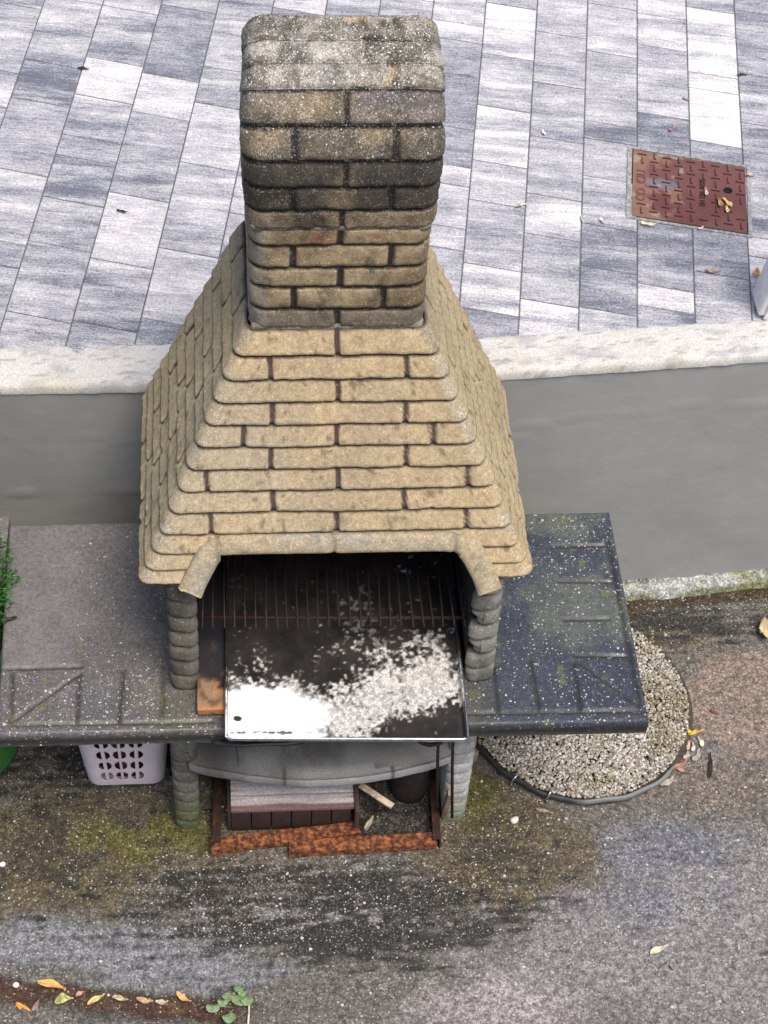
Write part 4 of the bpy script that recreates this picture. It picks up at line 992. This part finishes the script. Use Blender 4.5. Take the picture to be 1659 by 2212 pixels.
C = np.vstack([plate_C, np.tile([.065, .02, .02], (nb, 1)), np.tile([.055, .018, .018], (len(l1[0]), 1)), np.tile([.17, .075, .07], (len(l2[0]), 1))])
mk('cover_plate', V, F, vcol('cast_iron', .55, 120, .12, .2), mh, col=C, smooth=False)
V, F = lathe([(0, 0), (.013, 0), (.013, .001)], 14, tuple(mq(.835, .40))); V[:, 2] += Z1+.0036; mk('key_hole', V, F, M_SOOT_SHADE, mh)  # flat black disc stands in for the shade inside the hole
# grey post at the right edge
post = empty('fence_post', (1.37, 1.08, Z1), 'plain grey square post leaning slightly outwards from the paving at the right edge', 'post')
V, F = box((1.463, 1.075, Z1+.62), (.115, .09, 1.24), .008, (0, .125, 0)); mk('post_shaft', V, F, simple('grey_painted_metal', (.78, .78, .82), .5, n=20, var=.08), post)
V, F = box((1.427, 1.027, Z1+.62), (.012, .006, 1.24), .001, (0, .125, 0)); mk('post_seam', V, F, simple('post_seam_grey', (.62, .62, .65), .5), post)
V, F = box((1.541, 1.075, Z1+1.24), (.125, .10, .014), .004, (0, .125, 0)); mk('post_cap', V, F, simple('grey_cap', (.3, .3, .32), .5), post)

# ================================================================== LEAVES, WEED, STONES
def leaf(x, y, z, L_, w_, ang, col, label, curl=.15, kind='leaf', tip=.6, group='fallen leaves and seed pods', stem=True, roll=0.):
    nl, nw = 13, 5; V = []
    for i in range(nl):
        s = i/(nl-1); ww = w_*(math.sin(math.pi*min(1, s**tip*.98+.01)))**.8+.0006
        for j in range(nw):
            q = (j/(nw-1)-.5)*2; V.append((-L_/2+L_*s, q*ww/2, curl*w_*(q*q)+curl*L_*.35*(s-.5)**2*2+q*roll*ww))
    V = np.array(V); V[:, 1] += w_*.25*np.sin(V[:, 0]/L_*4+x*9); V[:, 2] += w_*.22*np.sin(V[:, 0]/L_*9+y*13)*np.sign(V[:, 1]); F = grid_faces(nl, nw)
    c, s_ = math.cos(ang), math.sin(ang); W = V.copy(); W[:, 0] = V[:, 0]*c-V[:, 1]*s_; W[:, 1] = V[:, 0]*s_+V[:, 1]*c; W += [x, y, z+.0025-V[:, 2].min()]
    Cc = mix(np.tile(col, (len(W), 1)), np.array(col)*.55, sm(fbm(W, 60, int(abs(x)*100), 3), .45, .7)); mid = np.tile(np.abs(np.linspace(-1, 1, nw)) < .1, nl); Cc[mid] *= .8
    e = mk(kind, W, F, M_V, col=Cc, label=label, cat='leaf' if kind == 'leaf' else kind.replace('_', ' '), group=group)
    md = e.modifiers.new('thick', 'SOLIDIFY'); md.thickness = .0012; return e
OR, YE, TA, BR, PK, GR = (.72, .33, .06), (.80, .62, .10), (.55, .43, .26), (.20, .11, .07), (.58, .33, .24), (.50, .50, .42)
gl = -.015
leaf(-.535, -.318, -.002, .075, .018, -.32, (.72, .40, .12), 'largest orange leaf lying on the broken concrete edge, lower left', .3)
leaf(-.600, -.375, gl, .06, .014, -.85, OR, 'bright orange curled leaf in the dirt, lower left corner', .3)
leaf(-.572, -.372, gl, .05, .014, 1.35, (.30, .22, .18), 'brownish grey leaf standing beside the bright orange curled one', .2)
leaf(-.642, -.385, gl, .045, .010, .8, PK, 'thin pinkish leaf nearest the lower left corner of the picture', .2)
leaf(-.505, -.352, gl, .045, .024, .25, (.55, .55, .22), 'broad yellow-green leaf in the dirt strip', .15)
leaf(-.425, -.352, gl, .05, .013, .65, (.62, .52, .22), 'slender yellow leaf, middle of the dirt strip', .2)
leaf(-.365, -.352, gl, .04, .012, -.1, (.72, .62, .36), 'pale cream leaf in the dirt strip, right of the slender yellow leaf', .2)
leaf(-.305, -.360, gl, .042, .013, -.08, (.74, .52, .30), 'light orange leaf against the concrete edge, left of the narrow forked leaf', .2)
leaf(-.262, -.366, gl, .032, .012, .12, (.60, .50, .38), 'small beige leaf against the concrete edge, near the weed', .2)
leaf(-.208, -.362, -.003, .045, .012, -.6, (.72, .42, .16), 'narrow orange leaf tilted over the concrete edge, left of the weed', .25)
leaf(-.465, -.335, gl, .025, .010, .6, PK, 'tiny pink leaf under the concrete edge, right of the largest orange leaf', .2)
leaf(1.215, .372, .0, .028, .015, .15, (.92, .55, .02), 'bright yellow-orange leaf right of the pebble bed', .3)
leaf(1.238, .378, .0, .03, .006, .3, PK, 'thin pink leaf pointing away from the bright yellow-orange one', .1)
leaf(1.195, .338, .0, .048, .009, 1.5, (.66, .42, .28), 'long peach leaf, leftmost upright one beside the pebble bed', .2)
leaf(1.208, .325, .0, .03, .009, 1.35, (.78, .70, .58), 'short cream leaf in the pile beside the pebble bed', .2)
leaf(1.232, .340, .0, .032, .012, 1.75, (.78, .72, .52), 'pale yellow oval leaf on the right of the leaf pile', .2)
leaf(1.185, .298, .0, .03, .012, 1.1, (.50, .45, .42), 'grey oval leaf at the left of the leaf pile', .2)
leaf(1.213, .296, .0, .042, .014, 1.0, GR, 'large greyish green leaf in the middle of the leaf pile', .2)
leaf(1.165, .270, .0, .06, .012, .65, (.40, .20, .13), 'reddish brown leaf tucked along the edging hose', .2)
leaf(1.172, .248, .0, .05, .008, -.3, (.42, .25, .18), 'narrow brown leaf below the reddish one by the hose', .2)
leaf(1.118, .215, .0, .05, .018, .75, (.46, .42, .36), 'broad grey-beige leaf outside the end of the edging hose', .25)
leaf(1.245, .262, .0, .085, .010, 1.35, (.02, .018, .015), 'long black withered leaf right of the pebble bed', .2)
leaf(1.194, .47, .0, .05, .010, -1.15, (.38, .34, .30), 'grey leaf at the right rim of the pebble bed, above the yellow one', .2)
leaf(1.192, .545, .0, .04, .010, -.8, (.42, .22, .16), 'brown leaf at the upper right rim of the pebble bed', .2)
leaf(1.29, .44, .0, .022, .009, -.8, (.22, .09, .06), 'small dark red leaf on the tan stained concrete', .2)
leaf(.765, .135, .0, .05, .008, -.4, (.38, .30, .22), 'thin brown leaf in front of the edging hose', .2)
leaf(1.012, -.285, .0, .055, .014, .55, (.66, .60, .44), 'pale straw leaf alone on the concrete, lower right', .3)
leaf(1.045, -.340, .0, .032, .012, -.5, (.42, .40, .36), 'grey withered leaf just below the pale straw leaf', .3)
leaf(1.018, -.325, .0, .022, .004, .7, BR, 'tiny brown twig-like leaf between the straw leaf and the grey one', .3)
leaf(1.505, .71, .0, .075, .055, .2, (.58, .46, .28), 'large tan leaf at the right edge, in front of the wall footing', .25)
ZU = Z1+.002
leaf(1.095, 1.400, Z1+.004, .040, .010, -.05, (.85, .70, .42), 'pale yellow leaf across the lower left rim of the iron cover', .3)
leaf(1.242, 1.385, Z1+.004, .02, .005, .6, (.80, .66, .60), 'thin pale leaf on the lower rim of the iron cover', .3)
leaf(1.282, 1.535, Z1+.004, .034, .008, 1.45, (.70, .55, .48), 'upright pink-beige leaf on the middle of the iron cover', .3)
leaf(1.333, 1.487, Z1+.005, .044, .011, 1.9, (.72, .52, .22), 'golden leaf in the key hole of the iron cover', .3)
leaf(1.312, 1.487, Z1+.005, .036, .012, 1.4, (.50, .33, .12), 'brown-gold leaf left of the golden one in the key hole', .3)
leaf(1.328, 1.460, Z1+.005, .028, .009, 1.35, (.80, .70, .40), 'cream leaf lowest in the key hole of the iron cover', .3)
leaf(1.425, 1.605, Z1+.006, .030, .008, -.2, (.62, .52, .42), 'pale leaf caught at the upper right corner of the iron cover', .3)
leaf(1.236, 1.818, ZU, .030, .008, .75, (.60, .33, .27), 'pinkish brown leaf on dark paving above the iron cover', .3)
leaf(1.245, 1.212, ZU, .042, .010, -.12, (.66, .46, .36), 'peach leaf lying on a paving joint below the iron cover', .3)
leaf(1.360, 1.200, ZU, .026, .018, .9, (.75, .48, .20), 'small orange leaf next to the grey post', .3)
leaf(.752, 1.485, ZU, .034, .008, .2, (.62, .62, .48), 'pale green leaf on the paving right of the chimney', .3)
leaf(.970, 1.415, ZU, .018, .010, -.8, (.82, .80, .72), 'small white leaf on a joint left of the iron cover', .3)
leaf(.915, 1.43, ZU, .028, .004, 1.6, (.80, .78, .74), 'thin white leaf standing in the joint left of the iron cover', .3)
leaf(.855, 1.80, ZU, .02, .007, 1.7, (.84, .80, .74), 'tiny white leaf on the paving joint above right of the chimney', .3)
leaf(1.30, 1.955, ZU, .024, .006, -.9, (.30, .30, .26), 'thin dark grey leaf on the whitest paving stone', .3)
leaf(-.47, 2.10, ZU, .035, .008, -.15, (.02, .02, .02), 'black leaf sliver on a paving joint, upper left', .2)
leaf(-.345, 1.47, ZU, .03, .007, -.2, (.03, .03, .03), 'dark leaf sliver on a paving joint, left of the hood', .2)
leaf(1.49, 2.07, ZU, .03, .007, -.1, (.03, .03, .03), 'black leaf sliver near the upper right corner of the paving', .2)
leaf(-.612, .335, ZW+.003, .04, .012, .1, (.03, .028, .025), 'dark dry leaf on the left end of the shelf beside the shrub', .3)
leaf(.285, .093, .035, .05, .012, 1.2, (.42, .34, .24), 'dry tan leaf on the dark ash under the barbecue', .3)
def stone(x, y, z, r_, col, label, grp='small pale stones'):
    b = bmesh.new(); bmesh.ops.create_icosphere(b, subdivisions=2, radius=r_); V = np.array([v.co[:] for v in b.verts]); F = [[v.index for v in f.verts] for f in b.faces]; b.free()
    V = V*[1, .8, .6]; V += (fbm(V*20+x*7, 3, 5, 2)-.5)[:, None]*r_*.8; V += np.array([x, y, z+r_*.35]); mk('pebble', V, F, M_V, col=col, label=label, cat='pebble', group=grp)
stone(.679, .11, 0, .012, (.7, .68, .62), 'white pebble alone on the mossy concrete right of the pedestal')
stone(-.70+.075, -.305, -.01, .009, (.75, .72, .68), 'white pebble at the left end of the broken concrete edge')
stone(-.68, .03, 0, .010, (.7, .7, .68), 'white pebble at the left edge, below the green planter')
stone(1.02, .80, .0, .012, (.55, .52, .45), 'pale pebble at the wall footing behind the right shelf')
# weed
weed = empty('weed', (-.07, -.385, 0), 'small round-leaved green weed growing at the end of the dirt strip', 'weed')
r2 = random.Random(3)
for k, (dx, dy, L_, a) in enumerate(((-.055, -.012, .034, 2.9), (.012, .006, .040, .2), (.010, .034, .026, 1.2), (-.018, .018, .030, 2.2), (-.015, -.04, .034, -1.8), (.030, .0, .03, -.2), (-.03, .0, .026, 3.1), (.018, .022, .02, .7), (-.005, .012, .02, 1.6))):
    nl = 14; c = (-.08+dx, -.385+dy, .010+.006*r2.random()); V = [c]; 
    for i in range(nl):
        q = 2*math.pi*i/nl; V.append((c[0]+math.cos(q)*L_*.52, c[1]+math.sin(q)*L_*.36, c[2]+.006*math.cos(2*q)+.004*math.sin(3*q+k)))
    F = [[0, i, i % nl+1] for i in range(1, nl+1)]; mk('leaf_blade', V, F, simple('weed_leaf_%d' % k, (.15+.06*r2.random(), .26, .12), .6, n=50, var=.2), weed)
V, F = join(*[tube([(-.08, -.39, -.012), (-.08+dx*.5, -.39+dy*.5, .012), (-.08+dx, -.385+dy, .011)], .0014, 5) for dx, dy in ((-.05, -.01), (.03, .01), (0, .03), (-.015, -.035))]); mk('stem', V, F, simple('weed_stem', (.2, .28, .1), .7), weed)
V, F = tube([(-.045, -.375, .004), (-.046, -.41, .004), (-.05, -.45, .003)], .0025, 6); mk('twig', V, F, simple('pale_twig', (.6, .58, .5), .7), label='pale straight twig lying next to the weed', cat='twig')
